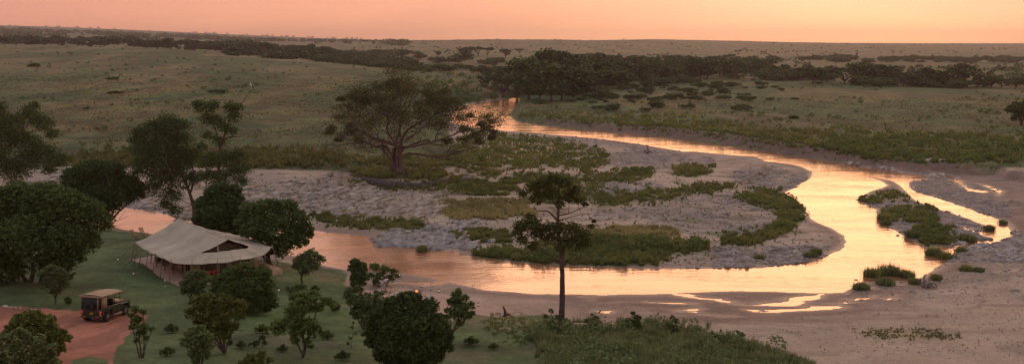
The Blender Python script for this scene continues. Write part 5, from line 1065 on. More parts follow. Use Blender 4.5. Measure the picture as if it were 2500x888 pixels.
for R__, rr in ((ridge, .05),): limb(mb, [(x, y, z + .02) for x, y, z in R__], rr, 6)
mb.build('seam', M['canvas'], tent)
poles = [(1.3, .55), (3.0, .2), (4.8, .0), (6.6, -.12), (8.4, -.12), (10.2, -.1), (12.2, -.05), (14.2, 1.2), (15.5, 3.2), (15.9, 5.4), (15.8, 8.1), (13.2, 10.4), (9.5, 10.5), (5.5, 10.5), (1.4, 9.7), (1.1, 3.4), (1.1, 7)]
for x, y in poles:
    mb = MB(); ox, oy = (x - 8) * .03, (y - 5.2) * .10; zt = 2.3 if x > 1.2 else 2.7
    mb.tube([(x + ox, y + oy, -.9 if y < 0 or x > 15 else -.02), (x, y, zt)], [.045, .03], 6); mb.build('pole', M['wood'], tent)
for x, y in [(2.6, 1.9), (4.6, 1.7), (6.8, 1.7), (9.0, 1.7), (11.2, 1.7), (13.0, 3.0)]:
    mb = MB(); mb.tube([(x + .5, y - .5, 0), (x, y + .1, 2.45)], [.05, .04], 6); mb.build('inner_pole', M['wood'], tent)
mb = MB(); mb.tube([(13.6, 4.2, 0), (13.6, 4.2, 3.2)], .05, 6); mb.build('gable_pole', M['canvas_cream'], tent)
for x, y in poles[:7] + poles[7:11]:
    cx, cy = (x - 8) / 9, (y - 5.2) / 5.2; n = math.hypot(cx, cy); mb = MB()
    e = np.array([x + cx / n * 2.0, y + cy / n * 2.0, -.1]); wx = D0 + a_ * e[0] + b_ * e[1]; e[2] = hz(*wx) - TZ
    mb.tube([(x, y, 2.05), (x * .5 + e[0] * .5, y * .5 + e[1] * .5, (2.05 + e[2]) / 2 - .05), tuple(e)], .012, 4, cap=False); mb.build('guy_rope', M['wood_dark'], tent)
# inner room: dark netted walls with cream drapes between the openings
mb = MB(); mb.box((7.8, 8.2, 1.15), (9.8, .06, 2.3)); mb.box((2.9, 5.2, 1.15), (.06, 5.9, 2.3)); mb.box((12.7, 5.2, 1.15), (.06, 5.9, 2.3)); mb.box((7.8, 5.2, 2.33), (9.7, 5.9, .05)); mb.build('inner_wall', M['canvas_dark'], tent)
for x, wd in [(3.3, .7), (5.0, .35), (7.2, .5), (9.4, 1.1), (10.6, .5), (12.3, .8)]:
    mb = MB(); n = 10; xs = np.linspace(x - wd / 2, x + wd / 2, n); 
    V = np.array([[q, 1.95 + .07 * (-1) ** i, z] for z in (0.02, 2.35) for i, q in enumerate(xs)]); mb.add(V, [[i, i + 1, n + i + 1, n + i] for i in range(n - 1)]); o = mb.build('curtain', M['canvas_cream'], tent); s = o.modifiers.new('s', 'SOLIDIFY'); s.thickness = .03
for y, wd in [(2.2, .7), (5.6, .6), (8.2, .6)]:
    mb = MB(); n = 8; ys = np.linspace(y - wd / 2, y + wd / 2, n); V = np.array([[12.95 + .06 * (-1) ** i, q, z] for z in (0.02, 2.3) for i, q in enumerate(ys)]); mb.add(V, [[i, i + 1, n + i + 1, n + i] for i in range(n - 1)]); o = mb.build('curtain', M['canvas_cream'], tent); s = o.modifiers.new('s', 'SOLIDIFY'); s.thickness = .03
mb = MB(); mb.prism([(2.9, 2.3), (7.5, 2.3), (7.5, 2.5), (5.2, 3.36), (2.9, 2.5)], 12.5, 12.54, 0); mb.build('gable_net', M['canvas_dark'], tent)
def intent(name, x, y, label, cat, rz=0):
    w_ = D0 + a_ * x + b_ * y; o = empty(name, (w_[0], w_[1], TZ + .002), math.atan2(a_[1], a_[0]) + rz); tag(o, label, cat); return o
M['cushion_red'] = mat('cushion_red', (.38, .06, .045), .85, .2, 4, obj=False); M['leather'] = mat('leather', (.14, .06, .035), .5, .2, 3, obj=False)
for k, (x, y, rz, lab) in enumerate([(13.9, 3.0, 1.4, 'low sofa with red cushions under the gable awning of the tent'), (6.0, 3.4, 0, 'brown sofa in the shade behind the front tent poles')]):
    o = intent('sofa', x, y, lab, 'sofa', rz); mb = MB(); mb.box((0, 0, .22), (1.9, .8, .3)); mb.build('base', M['leather'], o, bevel=.04)
    mb = MB(); mb.box((0, .36, .6), (1.9, .16, .5)); mb.build('backrest', M['leather'], o, bevel=.05)
    for s in (-1, 1): mb = MB(); mb.box((s * .88, 0, .5), (.14, .8, .28)); mb.build('armrest', M['leather'], o, bevel=.04)
    for s in (-1, 0, 1): mb = MB(); mb.box((s * .5, .2, .6), (.42, .16, .4)); mb.build('cushion', M['cushion_red' if k == 0 else 'canvas_cream'], o, bevel=.06)
o = intent('dining_table', 9.6, 3.6, 'long wooden dining table inside the shaded tent', 'table'); mb = MB(); mb.box((0, 0, .74), (2.4, .95, .06)); mb.build('tabletop', M['wood_dark'], o)
for sx in (-1, 1):
    for sy in (-1, 1): mb = MB(); mb.box((sx * 1.05, sy * .38, .355), (.08, .08, .71)); mb.build('leg', M['wood_dark'], o)
o = intent('camp_table', 15.0, 8.6, 'small wooden camp table at the right corner of the tent deck', 'table'); mb = MB(); mb.box((0, 0, .72), (1.0, .6, .05)); mb.build('tabletop', M['wood'], o)
for sx in (-1, 1):
    for sy in (-1, 1): mb = MB(); mb.tube([(sx * .42, sy * .24, 0), (sx * .42, sy * .24, .7)], .03, 6); mb.build('leg', M['wood'], o)
# ------------------------------------------------------------------ the safari truck
hd = R(4); tp = hit(238, 783)
fw = np.array([math.sin(hd), math.cos(hd)]); zr, zf = hz(*tp[:2]), hz(*(tp[:2] + fw * 2.8)); lt = np.array([-fw[1], fw[0]]); zl, zR = [np.mean([hz(*(tp[:2] + fw * q + lt * w)) for q in (0, 2.8)]) for w in (.76, -.76)]
M_ = Matrix.Rotation(math.pi / 2 - hd, 4, 'Z') @ Matrix.Rotation(-math.atan2(zf - zr, 2.8), 4, 'Y') @ Matrix.Rotation(math.atan2(zl - zR, 1.52), 4, 'X')
truck = empty('safari_truck', (tp[0], tp[1], zr - .02)); truck.rotation_euler = M_.to_euler(); tag(truck, 'open-sided dark green safari truck with tan canvas roof and spare wheel on its back', 'truck')
mb = MB()
# lower tub with belt line, cab floor, side panels with door seams
mb.box((.35, 0, .72), (2.5, 1.50, .36)); mb.box((1.6, 0, .60), (1.4, 1.5, .18))
for s in (-1, 1):
    mb.prism([(-.90, .52), (-.62, .52), (-.52, .82), (-.35, .98), (.35, .98), (.52, .82), (.62, .50), (1.85, .50), (1.85, 1.16), (-.90, 1.16)], s * .74, s * .86, 1)
    mb.box((.45, s * .80, 1.185), (2.7, .16, .05))
mb.box((-.93, 0, .82), (.06, 1.72, .66)); mb.box((-.9, 0, .50), (.16, 1.5, .12))
mb.build('body', M['green_paint'], truck, bevel=.015)
for y0 in (-.84, .56): mb = MB(); mb.prism([(1.85, .62), (2.28, .62), (2.36, .90), (2.56, 1.0), (3.04, 1.0), (3.24, .90), (3.32, .62), (3.36, .62), (3.36, 1.06), (1.85, 1.14)], y0, y0 + .28, 1); mb.build('fender', M['green_paint'], truck, bevel=.02)
mb = MB(); mb.prism([(1.86, .6), (3.42, .6), (3.42, 1.10), (3.3, 1.17), (1.86, 1.25)], -.555, .555, 1); hood = mb.build('bonnet', M['green_paint'], truck, bevel=.02)
mb = MB(); mb.box((2.55, 0, 1.24), (1.1, .9, .03)); mb.build('bonnet_panel', M['roofcloth'], hood)
mb = MB(); mb.box((3.44, 0, .86), (.04, .7, .36)); mb.build('grille', M['black'], truck)
for s in (-1, 1): mb = MB(); mb.lathe((3.46, s * .44, .86), [(0, 0), (.09, 0), (.09, .04), (0, .05)], 12, Matrix.Rotation(math.pi / 2, 3, 'Y')); mb.build('headlight', M['glass'], truck)
mb = MB(); mb.box((3.62, 0, .56), (.14, 1.66, .16)); 
for z in (.78, 1.02): mb.tube([(3.62, -.72, z - .12), (3.72, -.6, z), (3.72, .6, z), (3.62, .72, z - .12)], .028, 7)
for s in (-.36, .36): mb.tube([(3.68, s, .58), (3.72, s, 1.04)], .03, 7)
for s in (-.74, .74): mb.tube([(3.6, s, .6), (3.66, s * .98, 1.06), (3.45, s, 1.16), (3.2, s, 1.1)], .025, 7)
mb.build('bull_bar', M['black'], truck)
def wheel(x, y, name='wheel', z=.40, parent=truck, rot=None, r=.40):
    w_ = empty(name, (x, y, z)); w_.parent = parent; 
    if rot: w_.rotation_euler = rot
    Mx = Matrix.Rotation(math.pi / 2, 3, 'X'); mb = MB(); mb.lathe((0, 0, 0), [(.23, -.10), (r - .05, -.12), (r, -.08), (r, .08), (r - .05, .12), (.23, .10), (.21, 0), (.23, -.10)], 28, Mx)
    for k in range(28): a = k * 2 * math.pi / 28; mb.box((math.cos(a) * r, 0, math.sin(a) * r), (.03, .2, .05), M=Matrix.Rotation(-a, 3, 'Y'))
    mb.build('tyre', M['rubber'], w_)
    mb = MB(); mb.lathe((0, 0, 0), [(.235, -.09), (.20, -.06), (.12, -.05), (.10, -.09), (.0, -.09)], 20, Mx); mb.lathe((0, 0, 0), [(.235, .09), (.20, .06), (.12, .05), (.10, .09), (.0, .09)], 20, Mx)
    for k in range(8): a = k * math.pi / 4; mb.tube([(math.cos(a) * .10, -.075, math.sin(a) * .10), (math.cos(a) * .21, -.085, math.sin(a) * .21)], .022, 5)
    mb.build('rim', M['steel'], w_)
for x in (0, 2.8):
    for y in (-.76, .76): wheel(x, y)
wheel(-1.12, .12, 'spare_wheel', 1.32, rot=(0, 0, math.pi / 2), r=.40)
mb = MB(); mb.tube([(0, -.7, .4), (0, .7, .4)], .05, 8); mb.tube([(2.8, -.7, .4), (2.8, .7, .4)], .05, 8); mb.box((1.3, -.3, .46), (3.9, .1, .14)); mb.box((1.3, .3, .46), (3.9, .1, .14)); mb.build('chassis', M['black'], truck)
for s in (-1, 1):
    mb = MB(); mb.tube([(.6, s * .86, .46), (.75, s * .93, .42), (2.0, s * .93, .42), (2.15, s * .86, .46)], .035, 6); mb.build('side_step', M['steel'], truck)
    for x in (.55, 1.2): mb = MB(); mb.box((x, s * .868, .83), (.02, .012, .6)); mb.box((x + .2, s * .87, 1.02), (.14, .02, .03)); mb.build('door_seam', M['black'], truck)
    mb = MB(); mb.prism([(-.50, .86), (-.36, 1.03), (.36, 1.03), (.50, .86), (.44, .84), (.32, .97), (-.32, .97), (-.44, .84)], s * .86, s * .91, 1); mb.build('wheel_arch', M['black'], truck)
    mb = MB(); mb.box((-.42, s * .78, .36), (.03, .22, .34)); mb.build('mud_flap', M['black'], truck)
# frame, roof cloth, side and back cloths
mb = MB()
for x in (-.86, .1, 1.05, 1.86):
    for s in (-1, 1): mb.tube([(x + (0 if x < 1.8 else .12), s * .76, 1.15), (x, s * .72, 2.12)], .022, 6)
    mb.tube([(x, -.74, 2.12), (x, -.4, 2.19), (x, .4, 2.19), (x, .74, 2.12)], .022, 6)
for s in (-1, 1): mb.tube([(-.9, s * .74, 2.12), (1.95, s * .74, 2.12)], .022, 6)
mb.tube([(1.98, -.74, 1.2), (1.98, .74, 1.2)], .025, 6); mb.tube([(1.92, -.72, 1.62), (1.92, .72, 1.62)], .02, 6)
mb.build('roof_frame', M['black'], truck)
n = 15; xs = np.linspace(-1.02, 2.18, 24); ys = np.linspace(-.84, .84, n)
V = np.array([[x, y, 2.235 - .09 * abs(y / .84) ** 2.5 + .02 * math.cos(x * 6.5) - .06 * max(0, x - 1.7)] for x in xs for y in ys]); idx = np.arange(24 * n).reshape(24, n)
o = link('roof', npmesh('roof', V, [np.stack([idx[:-1, :-1], idx[1:, :-1], idx[1:, 1:], idx[:-1, 1:]], -1).reshape(-1, 4)]), truck, M['roofcloth'], True); s = o.modifiers.new('s', 'SOLIDIFY'); s.thickness = .03
mb = MB(); mb.box((.58, -.85, 2.09), (3.14, .025, .10)); mb.box((.58, .85, 2.09), (3.14, .025, .10)); mb.box((-1.03, 0, 2.08), (.03, 1.68, .16)); mb.build('roof_valance', M['sidecloth'], truck)
mb = MB(); mb.tube([(-1.1, .98, 2.12), (2.0, .98, 2.12)], .07, 8); mb.build('rolled_awning', M['sidecloth'], truck, smooth=True)
mb = MB(); mb.box((-.97, .02, 1.60), (.03, 1.56, .90)); mb.build('back_cloth', M['black'], truck)
mb = MB(); mb.box((-.99, -.52, 1.6), (.02, .10, .9)); mb.build('cloth_strap', M['sidecloth'], truck)
for s in (-1, 1):
    mb = MB(); mb.box((-.55, s * .80, 1.62), (.78, .02, .90)); mb.build('side_cloth', M['sidecloth'], truck)
for x in (-.25, .45, 1.3):
    o = None
    mb = MB(); mb.box((x, 0, 1.08), (.44, 1.36, .16)); st = mb.build('seat', M['leather'], truck, bevel=.03)
    mb = MB(); mb.box((x - .24, -.38, 1.40), (.12, .56, .52)); mb.box((x - .24, .38, 1.40), (.12, .56, .52)); mb.build('backrest', M['black'], st, bevel=.03)
mb = MB(); mb.lathe((1.66, .38, 1.3), [(.17, 0), (.19, .015), (.17, .03), (.155, .015), (.17, 0)], 16, Matrix.Rotation(-.9, 3, 'Y')); mb.tube([(1.66, .38, 1.3), (1.85, .38, 1.15)], .02, 5); mb.build('steering_wheel', M['black'], truck)
mb = MB(); mb.box((1.80, 0, 1.16), (.12, 1.5, .16)); mb.build('dashboard', M['black'], truck)
for s in (-1, 1):
    mb = MB(); mb.box((-.975, s * .74, .86), (.02, .20, .30)); rp_ = mb.build('reflector', M['red'], truck)
    mb = MB(); mb.box((-.989, s * .74, .86), (.006, .07, .30), M=Matrix.Rotation(s * -.62, 3, 'X') @ Matrix.Diagonal((1, 1, .95)).to_3x3()); mb.build('stripe', M['orange'], rp_)
    mb = MB(); mb.lathe((-.985, s * .78, .66), [(.02, 0), (.045, 0), (.045, .02), (.02, .02), (.02, 0)], 12, Matrix.Rotation(-math.pi / 2, 3, 'Y')); mb.build('tail_ring', M['white'], truck)
    mb = MB(); mb.box((-.99, s * .52, .545), (.03, .26, .07)); mb.build('tail_light', M['red'], truck)
mb = MB(); mb.box((-.975, .0, .82), (.02, .27, .24)); pl = mb.build('number_plate', M['yellow'], truck)
mb = MB()
for i, y in enumerate((-.085, 0, .085)):
    for z in (.875, .77):
        mb.box((-.988, y - .018, z), (.004, .012, .07)); mb.box((-.988, y + .018, z), (.004, .012, .07)); mb.box((-.988, y, z + (.03 if (i + (z > .8)) % 2 else 0)), (.004, .03, .012))
mb.build('plate_letters', M['black'], pl)
# ------------------------------------------------------------------ loungers on the lawn by the river
def lounger(px, py, rz, lab):
    o = empty('deck_chair', hit(px, py), rz); tag(o, lab, 'deck chair', 'deck chairs on the lawn by the river')
    mb = MB()
    for k in range(9): mb.box((-.2 + k * .14, 0, .33 + .02 * math.sin(k)), (.10, .54, .03))
    mb.build('seat', M['wood'], o)
    mb = MB(); Mx = Matrix.Rotation(-2.05, 3, 'Y')
    for k in range(8): mb.box((-.26 - k * .075, 0, .40 + k * .11), (.03, .54, .09), M=Matrix.Rotation(-.6, 3, 'Y'))
    mb.build('backrest', M['wood'], o)
    for s in (-1, 1):
        mb = MB(); mb.tube([(-.15, s * .28, .0), (.35, s * .28, .58)], .022, 6); mb.build('leg', M['wood_dark'], o)
        mb = MB(); mb.tube([(.95, s * .28, .0), (.2, s * .28, .36), (-.3, s * .28, .36), (-.85, s * .28, 1.25)], .022, 6); mb.build('side_rail', M['wood_dark'], o)
        mb = MB(); mb.box((.05, s * .33, .58), (.55, .07, .025)); mb.build('armrest', M['wood'], o)
lounger(334, 584, R(-20), 'reclining wooden deck chair on the lawn left of the tent')
lounger(353, 579, R(-35), 'second deck chair half hidden behind the tent corner')
# ------------------------------------------------------------------ lanterns
def lantern_parts(o, s=1.0, z=0.0, lit=True):
    mb = MB(); mb.lathe((0, 0, z), [(.0, 0), (.09 * s, 0), (.10 * s, .03 * s), (.07 * s, .08 * s), (.0, .08 * s)], 12); mb.build('base', M['black'], o)
    mb = MB(); mb.lathe((0, 0, z + .081 * s), [(.05 * s, 0), (.075 * s, .06 * s), (.07 * s, .13 * s), (.045 * s, .19 * s)], 12); mb.build('glass_globe', M['lampglow' if lit else 'glass'], o)
    mb = MB(); mb.lathe((0, 0, z + .272 * s), [(.0, 0), (.06 * s, 0), (.05 * s, .04 * s), (.02 * s, .09 * s), (0, .09 * s)], 12); mb.build('cap', M['black'], o)
    mb = MB()
    for q in (-1, 1): mb.tube([(q * .095 * s, 0, z + .02 * s), (q * .10 * s, 0, z + .3 * s), (0, 0, z + .46 * s)], .008 * s + .003, 5)
    mb.build('handle', M['black'], o)
for px, py, s, lab in [(1030,701,1.15,'glass storm lantern on the rim of the dining terrace behind the fire bowl'),(1072,713,1.15,'dark storm lantern on the terrace rim right of the fire bowl'),(681,711,1.0,'small orange-lit lantern on the lawn right of the big round bush'),(326,670,1.0,'small lit lantern on the lawn in front of the tent poles'),(288,636,1.0,'white lantern on the lawn left of the tent'),(1168,747,1.1,'storm lantern set on the outer sand of the terrace'),(1057,731,1.1,'lantern on the terrace just right of the canvas chairs')]:
    o = empty('storm_lantern', hit(px, py), .6); tag(o, lab, 'lantern', 'storm lanterns around the camp'); lantern_parts(o, s * .85)
for px, py, dx, lab in [(981,702,-1,'lantern hung on a hooked post on the sand right of the spreading bush'),(1159,733,-1,'lantern hung on a tall thin hooked post on the beach'),(1051,729,1,'thin hooked post without glow beside the rightmost chair')]:
    p = hit(px, py); o = empty('lantern_post', p); tag(o, lab, 'lantern post', 'lantern posts on the beach'); h = 1.75
    mb = MB(); mb.tube([(0, 0, -.1), (0, 0, h), (dx * .10, 0, h + .12), (dx * .22, 0, h + .06)], .016, 6); mb.build('post', M['black'], o)
    l = empty('hanging_lantern', (p[0] + dx * .22, p[1], p[2] + h - .42), .3); tag(l, 'storm lantern hanging from ' + lab.replace('lantern hung on ', ''), 'lantern', 'storm lanterns around the camp'); lantern_parts(l, .85)
o = empty('glass_lamp', hit(403, 698), 0); tag(o, 'tall pale glass candle lamp on the lawn at the front tent pole', 'lantern')
mb = MB(); mb.lathe((0, 0, 0), [(0, 0), (.11, 0), (.11, .03), (.09, .05), (.0, .05)], 12); mb.build('base', M['white'], o)
mb = MB(); mb.lathe((0, 0, .05), [(.085, 0), (.085, .42), (.06, .52)], 14); mb.build('glass', M['glass'], o)
mb = MB(); mb.tube([(0, 0, .05), (0, 0, .25)], .035, 8); mb.build('candle', M['white'], o); mb = MB(); mb.lathe((0, 0, .571), [(.07, 0), (.05, .05), (.015, .1), (0, .1)], 12); mb.build('cap', M['white'], o)
# ------------------------------------------------------------------ dining circle on the sand
p = hit(1017, 722); fb = empty('fire_bowl', p); tag(fb, 'wide dark metal fire bowl with glowing embers on the sandy terrace', 'fire bowl')
mb = MB(); mb.lathe((0, 0, .22), [(.05, 0), (.35, .04), (.56, .14), (.70, .28), (.73, .29), (.68, .27), (.52, .16), (.3, .08), (.0, .06)], 28); mb.build('bowl', M['steel'], fb, smooth=True)
for k in range(4): a = k * math.pi / 2 + .5; mb = MB(); mb.tube([(math.cos(a) * .25, math.sin(a) * .25, .28), (math.cos(a) * .42, math.sin(a) * .42, 0)], .025, 6); mb.build('leg', M['black'], fb)
mb = MB()
for k in range(7): a = k * .9; mb.tube([(math.cos(a) * .06, math.sin(a) * .06, .44), (math.cos(a) * .32, math.sin(a) * .32, .36)], .05, 6)
mb.build('logs', M['wood_dark'], fb); mb = MB(); mb.lathe((.02, 0, .36), [(0, 0), (.2, 0), (.14, .09), (.0, .14)], 9); mb.build('embers', M['ember'], fb)
mb = MB()
for x, y, h in ((0, 0, .22), (.08, .05, .15), (-.07, .03, .17)): mb.lathe((x, y, .48), [(.0, 0), (.045, .03), (.03, h * .6), (0, h)], 7)
mb.build('flames', M['flame'], fb)
def dchair(px, py, rz, lab):
    o = empty('director_chair', hit(px, py), rz); tag(o, lab, 'chair', 'canvas chairs round the fire bowl')
    mb = MB(); mb.box((0, 0, .46), (.52, .46, .03)); mb.build('seat', M['chair_cloth'], o); mb = MB(); mb.box((0, .24, .80), (.56, .02, .30)); mb.build('backrest', M['chair_cloth'], o)
    for s in (-1, 1):
        mb = MB(); mb.tube([(s * .27, .24, .46), (s * .27, .24, .97)], .018, 6); mb.build('back_post', M['wood'], o)
        mb = MB(); mb.box((s * .29, 0, .66), (.05, .48, .02)); mb.tube([(s * .29, -.22, .46), (s * .29, -.22, .65)], .015, 5); mb.build('armrest', M['wood'], o)
        mb = MB(); mb.tube([(s * .26, -.22, 0), (-s * .26, -.22, .45)], .017, 5); mb.build('leg', M['wood'], o); mb = MB(); mb.tube([(s * .26, .22, 0), (-s * .26, .22, .45)], .017, 5); mb.build('leg', M['wood'], o)
dchair(958, 729, R(100), 'white canvas chair turned sideways beside the drinks table'); dchair(969, 733, R(175), 'white canvas chair with its back to the camera, nearest the drinks table')
dchair(990, 734, R(175), 'white canvas chair half hidden by the biggest bush'); dchair(1018, 741, R(178), 'white canvas chair right in front of the fire bowl'); dchair(1045, 740, R(190), 'white canvas chair at the right end of the row')
# drinks table and glasses
p = hit(948, 717); dt = empty('drinks_table', p, .1); tag(dt, 'small folding wooden drinks table beside the two people', 'table')
mb = MB(); mb.box((0, 0, .86), (.62, .46, .035)); mb.build('tabletop', M['wood'], dt)
for sx in (-1, 1):
    for sy in (-1, 1): mb = MB(); mb.tube([(sx * .27, sy * .2, 0), (sx * .27, sy * .2, .84)], .022, 6); mb.build('leg', M['wood'], dt)
mb = MB(); mb.box((0, -.2, .12), (.52, .03, .03)); mb.box((0, .2, .12), (.52, .03, .03)); mb.build('stretcher', M['wood'], dt)
M['bottle'] = mat('bottle', (.10, .09, .03), .2, .1, 3, obj=False, spec=.8)
tz = p[2] + .880
for k, (x, y, h, mt, lab) in enumerate([(-.18, .05, .30, 'bottle', 'dark green bottle at the left of the drinks table'), (-.10, -.08, .26, 'bottle', 'shorter dark bottle near the front of the drinks table'), (.14, .06, .34, 'white', 'tall pale carafe on the right of the drinks table'), (.20, -.08, .20, 'glass', 'small glass jug at the right edge of the drinks table')]):
    mb = MB(); mb.lathe((0, 0, 0), [(0, 0), (.04, 0), (.042, h * .6), (.015, h * .75), (.015, h), (0, h)], 12); o = mb.build('bottle', M[mt], smooth=False); o.location = (p[0] + x, p[1] + y, tz); tag(o, lab, 'bottle', 'bottles on the drinks table')
p = hit(1006, 736); o = empty('side_table', p); tag(o, 'low camp table with a white cloth between the canvas chairs', 'table'); mb = MB(); mb.lathe((0, 0, .45), [(0, 0), (.26, 0), (.26, .03), (0, .03)], 16); mb.build('tabletop', M['wood'], o)
for k in range(3): a = k * 2.09; mb = MB(); mb.tube([(math.cos(a) * .2, math.sin(a) * .2, 0), (0, 0, .45)], .018, 5); mb.build('leg', M['wood'], o)
mb = MB(); mb.lathe((p[0], p[1], p[2] + .482), [(0, 0), (.09, 0), (.12, .06), (.11, .07), (.0, .02)], 14); tag(mb.build('bowl', M['white']), 'white bowl on the low camp table', 'bowl')
# ------------------------------------------------------------------ people
def skin(name, V, E, rad, mt, parent, sub=2, root=0):
    me = bpy.data.meshes.new(name); me.from_pydata([tuple(v) for v in V], E, []); o = bpy.data.objects.new(name, me); COL.objects.link(o); me.materials.append(mt); o.parent = parent
    m = o.modifiers.new('skin', 'SKIN'); m.use_smooth_shade = True; m.branch_smoothing = .4
    for i, r in enumerate(rad):
        sv_ = me.skin_vertices[0].data[i]; sv_.radius = (r, r) if np.isscalar(r) else r; sv_.use_root = (i == root)
    s = o.modifiers.new('sub', 'SUBSURF'); s.levels = sub; s.render_levels = sub; return o
def person(loc, rz, lab, arms, lean=0, shirt='white', hat=True):
    o = empty('person', loc, rz); tag(o, lab, 'person')
    L_ = lambda x, y, z: (x, y - max(0, z - .95) * lean, z)
    V = [(0, 0, .95), L_(0, 0, 1.1), L_(0, 0, 1.3), L_(0, 0, 1.43), L_(0, -.005, 1.5), L_(0, -.02, 1.58), L_(0, -.02, 1.67), L_(0, -.115, 1.605)]
    E = [(0, 1), (1, 2), (2, 3), (3, 4), (4, 5), (5, 6), (5, 7)]; rd = [.13, .115, .15, .09, .05, .082, .075, .018]
    def chain(st, P, rr):
        k = st
        for q, r in zip(P, rr): V.append(q); rd.append(r); E.append((k, len(V) - 1)); k = len(V) - 1
        return k
    legs = {}; arm = {}
    for s in (-1, 1):
        chain(0, [(s * .10, 0, .86), (s * .11, -.02, .48), (s * .12, .02, .09), (s * .13, -.13, .04)], [.09, .062, .042, .035])
        A = arms[0 if s < 0 else 1]; k = chain(2, [L_(s * .12, 0, 1.40), L_(s * .20, 0, 1.385), A[0], A[1], A[2]], [.07, .055, .042, .028, .028])
        w_ = np.array(A[2]); d = w_ - np.array(A[1]); d /= np.linalg.norm(d); sdv = np.cross(d, [s * .4, 1, .2]); sdv /= np.linalg.norm(sdv)
        for f in range(4): 
            q0 = w_ + d * .045 + sdv * (f - 1.5) * .021; q1 = q0 + d * (.04, .046, .043, .034)[f]; q2 = q1 + d * .03 + np.array([0, -.014, -.006])
            chain(k, [tuple(q0), tuple(q1), tuple(q2)], [.009, .0085, .007])
        q0 = w_ - sdv * .035 + d * .005; chain(k, [tuple(q0), tuple(q0 - sdv * .015 + d * .035)], [.010, .008])
    skin('body', V, E, rd, M['skin'], o)
    # tunic
    V2 = [(0, 0, .80), (0, 0, .95), L_(0, 0, 1.1), L_(0, 0, 1.3), L_(0, 0, 1.43)]; E2 = [(0, 1), (1, 2), (2, 3), (3, 4)]; r2 = [.165, .155, .14, .17, .10]
    for s in (-1, 1):
        A = arms[0 if s < 0 else 1]; e = np.array(A[0]); sh = np.array(L_(s * .20, 0, 1.385))
        V2 += [L_(s * .12, 0, 1.40), tuple(sh), tuple(sh + (e - sh) * .75)]; n = len(V2); E2 += [(3, n - 3), (n - 3, n - 2), (n - 2, n - 1)]; r2 += [.085, .075, .07]
    skin('shirt', V2, E2, r2, M[shirt], o)
    V3 = [(0, 0, .93)]; E3 = []; r3 = [.14]
    for s in (-1, 1): V3 += [(s * .10, 0, .84), (s * .11, -.02, .48), (s * .12, .01, .12)]; n = len(V3); E3 += [(0, n - 3), (n - 3, n - 2), (n - 2, n - 1)]; r3 += [.105, .085, .075]
    skin('trousers', V3, E3, r3, M['trouser'], o)
    h = L_(0, -.02, 1.70)
    mb = MB(); mb.lathe((h[0], h[1] + .01, h[2] - .03), [(0, .10), (.06, .09), (.098, .04), (.10, -.01), (.09, -.02), (.0, -.02)], 14); mb.build('cap' if hat else 'hair', M['canvas_cream' if hat else 'black'], o, smooth=True)
    for s in (-1, 1):
        mb = MB(); mb.box((s * .125, -.05, .035), (.10, .27, .07)); mb.build('shoe', M['black'], o, bevel=.02)
        mb = MB(); mb.lathe((s * .03, h[1] - .085, h[2] - .07), [(0, .0), (.009, .006), (0, .012)], 6); mb.build('eye', M['white'], o)
        mb = MB(); mb.box((s * .088, h[1] + .005, h[2] - .085), (.02, .03, .05)); mb.build('ear', M['skin'], o, bevel=.008)
    return o
M['trouser'] = mat('trouser', (.42, .38, .37), .8, .08, 4, obj=False); M['tunic'] = mat('tunic', (.52, .48, .48), .8, .08, 4, obj=False)
person(hit(934, 716), R(8), 'standing person in pale uniform and light cap facing the camera, hands clasped in front', [[(-.27, .03, 1.13), (-.13, -.17, 1.0), (-.05, -.22, .97)], [(.27, .03, 1.13), (.13, -.17, 1.0), (.05, -.23, .98)]], 0, 'tunic')
q = hit(941, 712); person(q, R(62), 'second person in white shirt leaning over the drinks table behind the first', [[(-.24, -.20, 1.15), (-.16, -.42, 1.02), (-.14, -.50, .98)], [(.24, -.20, 1.15), (.18, -.40, 1.0), (.16, -.48, .96)]], .30, 'white', False)
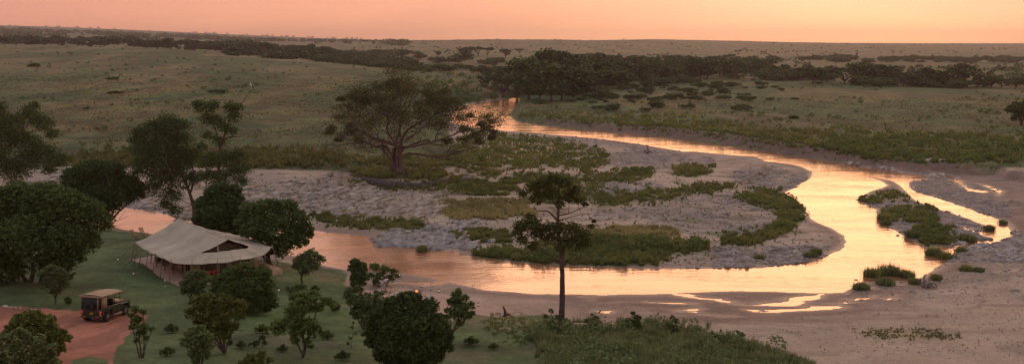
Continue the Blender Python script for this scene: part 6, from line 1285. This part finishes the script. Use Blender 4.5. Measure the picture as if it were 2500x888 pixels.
# ------------------------------------------------------------------ stork on the snag
_b = hit(530, 548); s = mpp(_b); up = s / math.cos(PIT + math.atan((548 - 444) / F))
sb = np.array([_b[0] + (629 - 530) * s, _b[1], _b[2] + (548 - 227) * up])
st = empty('stork', sb, R(15)); tag(st, 'dark-backed white-legged stork perched on the bare snag branch', 'stork')
ks = .85
Vb = np.array([(0.0, 0, .45), (.10, 0, .55), (.02, 0, .75), (-.08, 0, .92), (-.14, 0, 1.02), (-.10, 0, 1.10), (-.16, 0, 1.12), (-.34, 0, .96), (.22, 0, .36), (.26, 0, .16)]) * ks
skin('body', Vb, [(0, 1), (1, 2), (2, 3), (3, 4), (4, 5), (5, 6), (6, 7), (0, 8), (8, 9)], [.15, .17, .15, .08, .045, .05, .04, .012, .10, .03], M['white'], st)
Vw = np.array([(-.02, 0, .86), (.08, 0, .72), (.16, 0, .52), (.24, 0, .34), (.29, 0, .14)]) * ks
for sgn in (-1, 1):
    skin('wing', Vw + [0.03, sgn * .08, .0], [(0, 1), (1, 2), (2, 3), (3, 4)], [.07, .12, .12, .08, .02], M['black'], st)
    mb = MB(); mb.tube([(0, sgn * .06, .42 * ks), (-.03, sgn * .06, .2), (0, sgn * .06, -.02)], [.03, .022, .018], 6)
    for a in (-.5, 0, .5): mb.tube([(0, sgn * .06, .0), (-.10 * math.cos(a), sgn * .06 + .10 * math.sin(a), .0)], .009, 4)
    mb.build('leg', M['white'], st)
mb = MB(); mb.tube([(-.13 * ks, 0, 1.10 * ks), (-.28 * ks, 0, 1.00 * ks), (-.40 * ks, 0, .86 * ks)], [.035, .025, .006], 7); mb.build('beak', M['wood_dark'], st)
# ------------------------------------------------------------------ dusk haze
hm = bpy.data.materials.new('haze'); hm.use_nodes = True; t = hm.node_tree; t.nodes.remove(t.nodes['Principled BSDF'])
pv = t.nodes.new('ShaderNodeVolumePrincipled'); pv.inputs['Color'].default_value = (.88, .74, .74, 1); pv.inputs['Density'].default_value = 1.05e-4; pv.inputs['Anisotropy'].default_value = .45
t.links.new(pv.outputs[0], t.nodes['Material Output'].inputs['Volume'])
mb = MB(); mb.box((0, 4300, 82), (15600, 9700, 180)); tag(mb.build('haze', hm), 'thin dusk haze over the valley', 'haze', kind='stuff')
S.cycles.volume_step_rate = 1
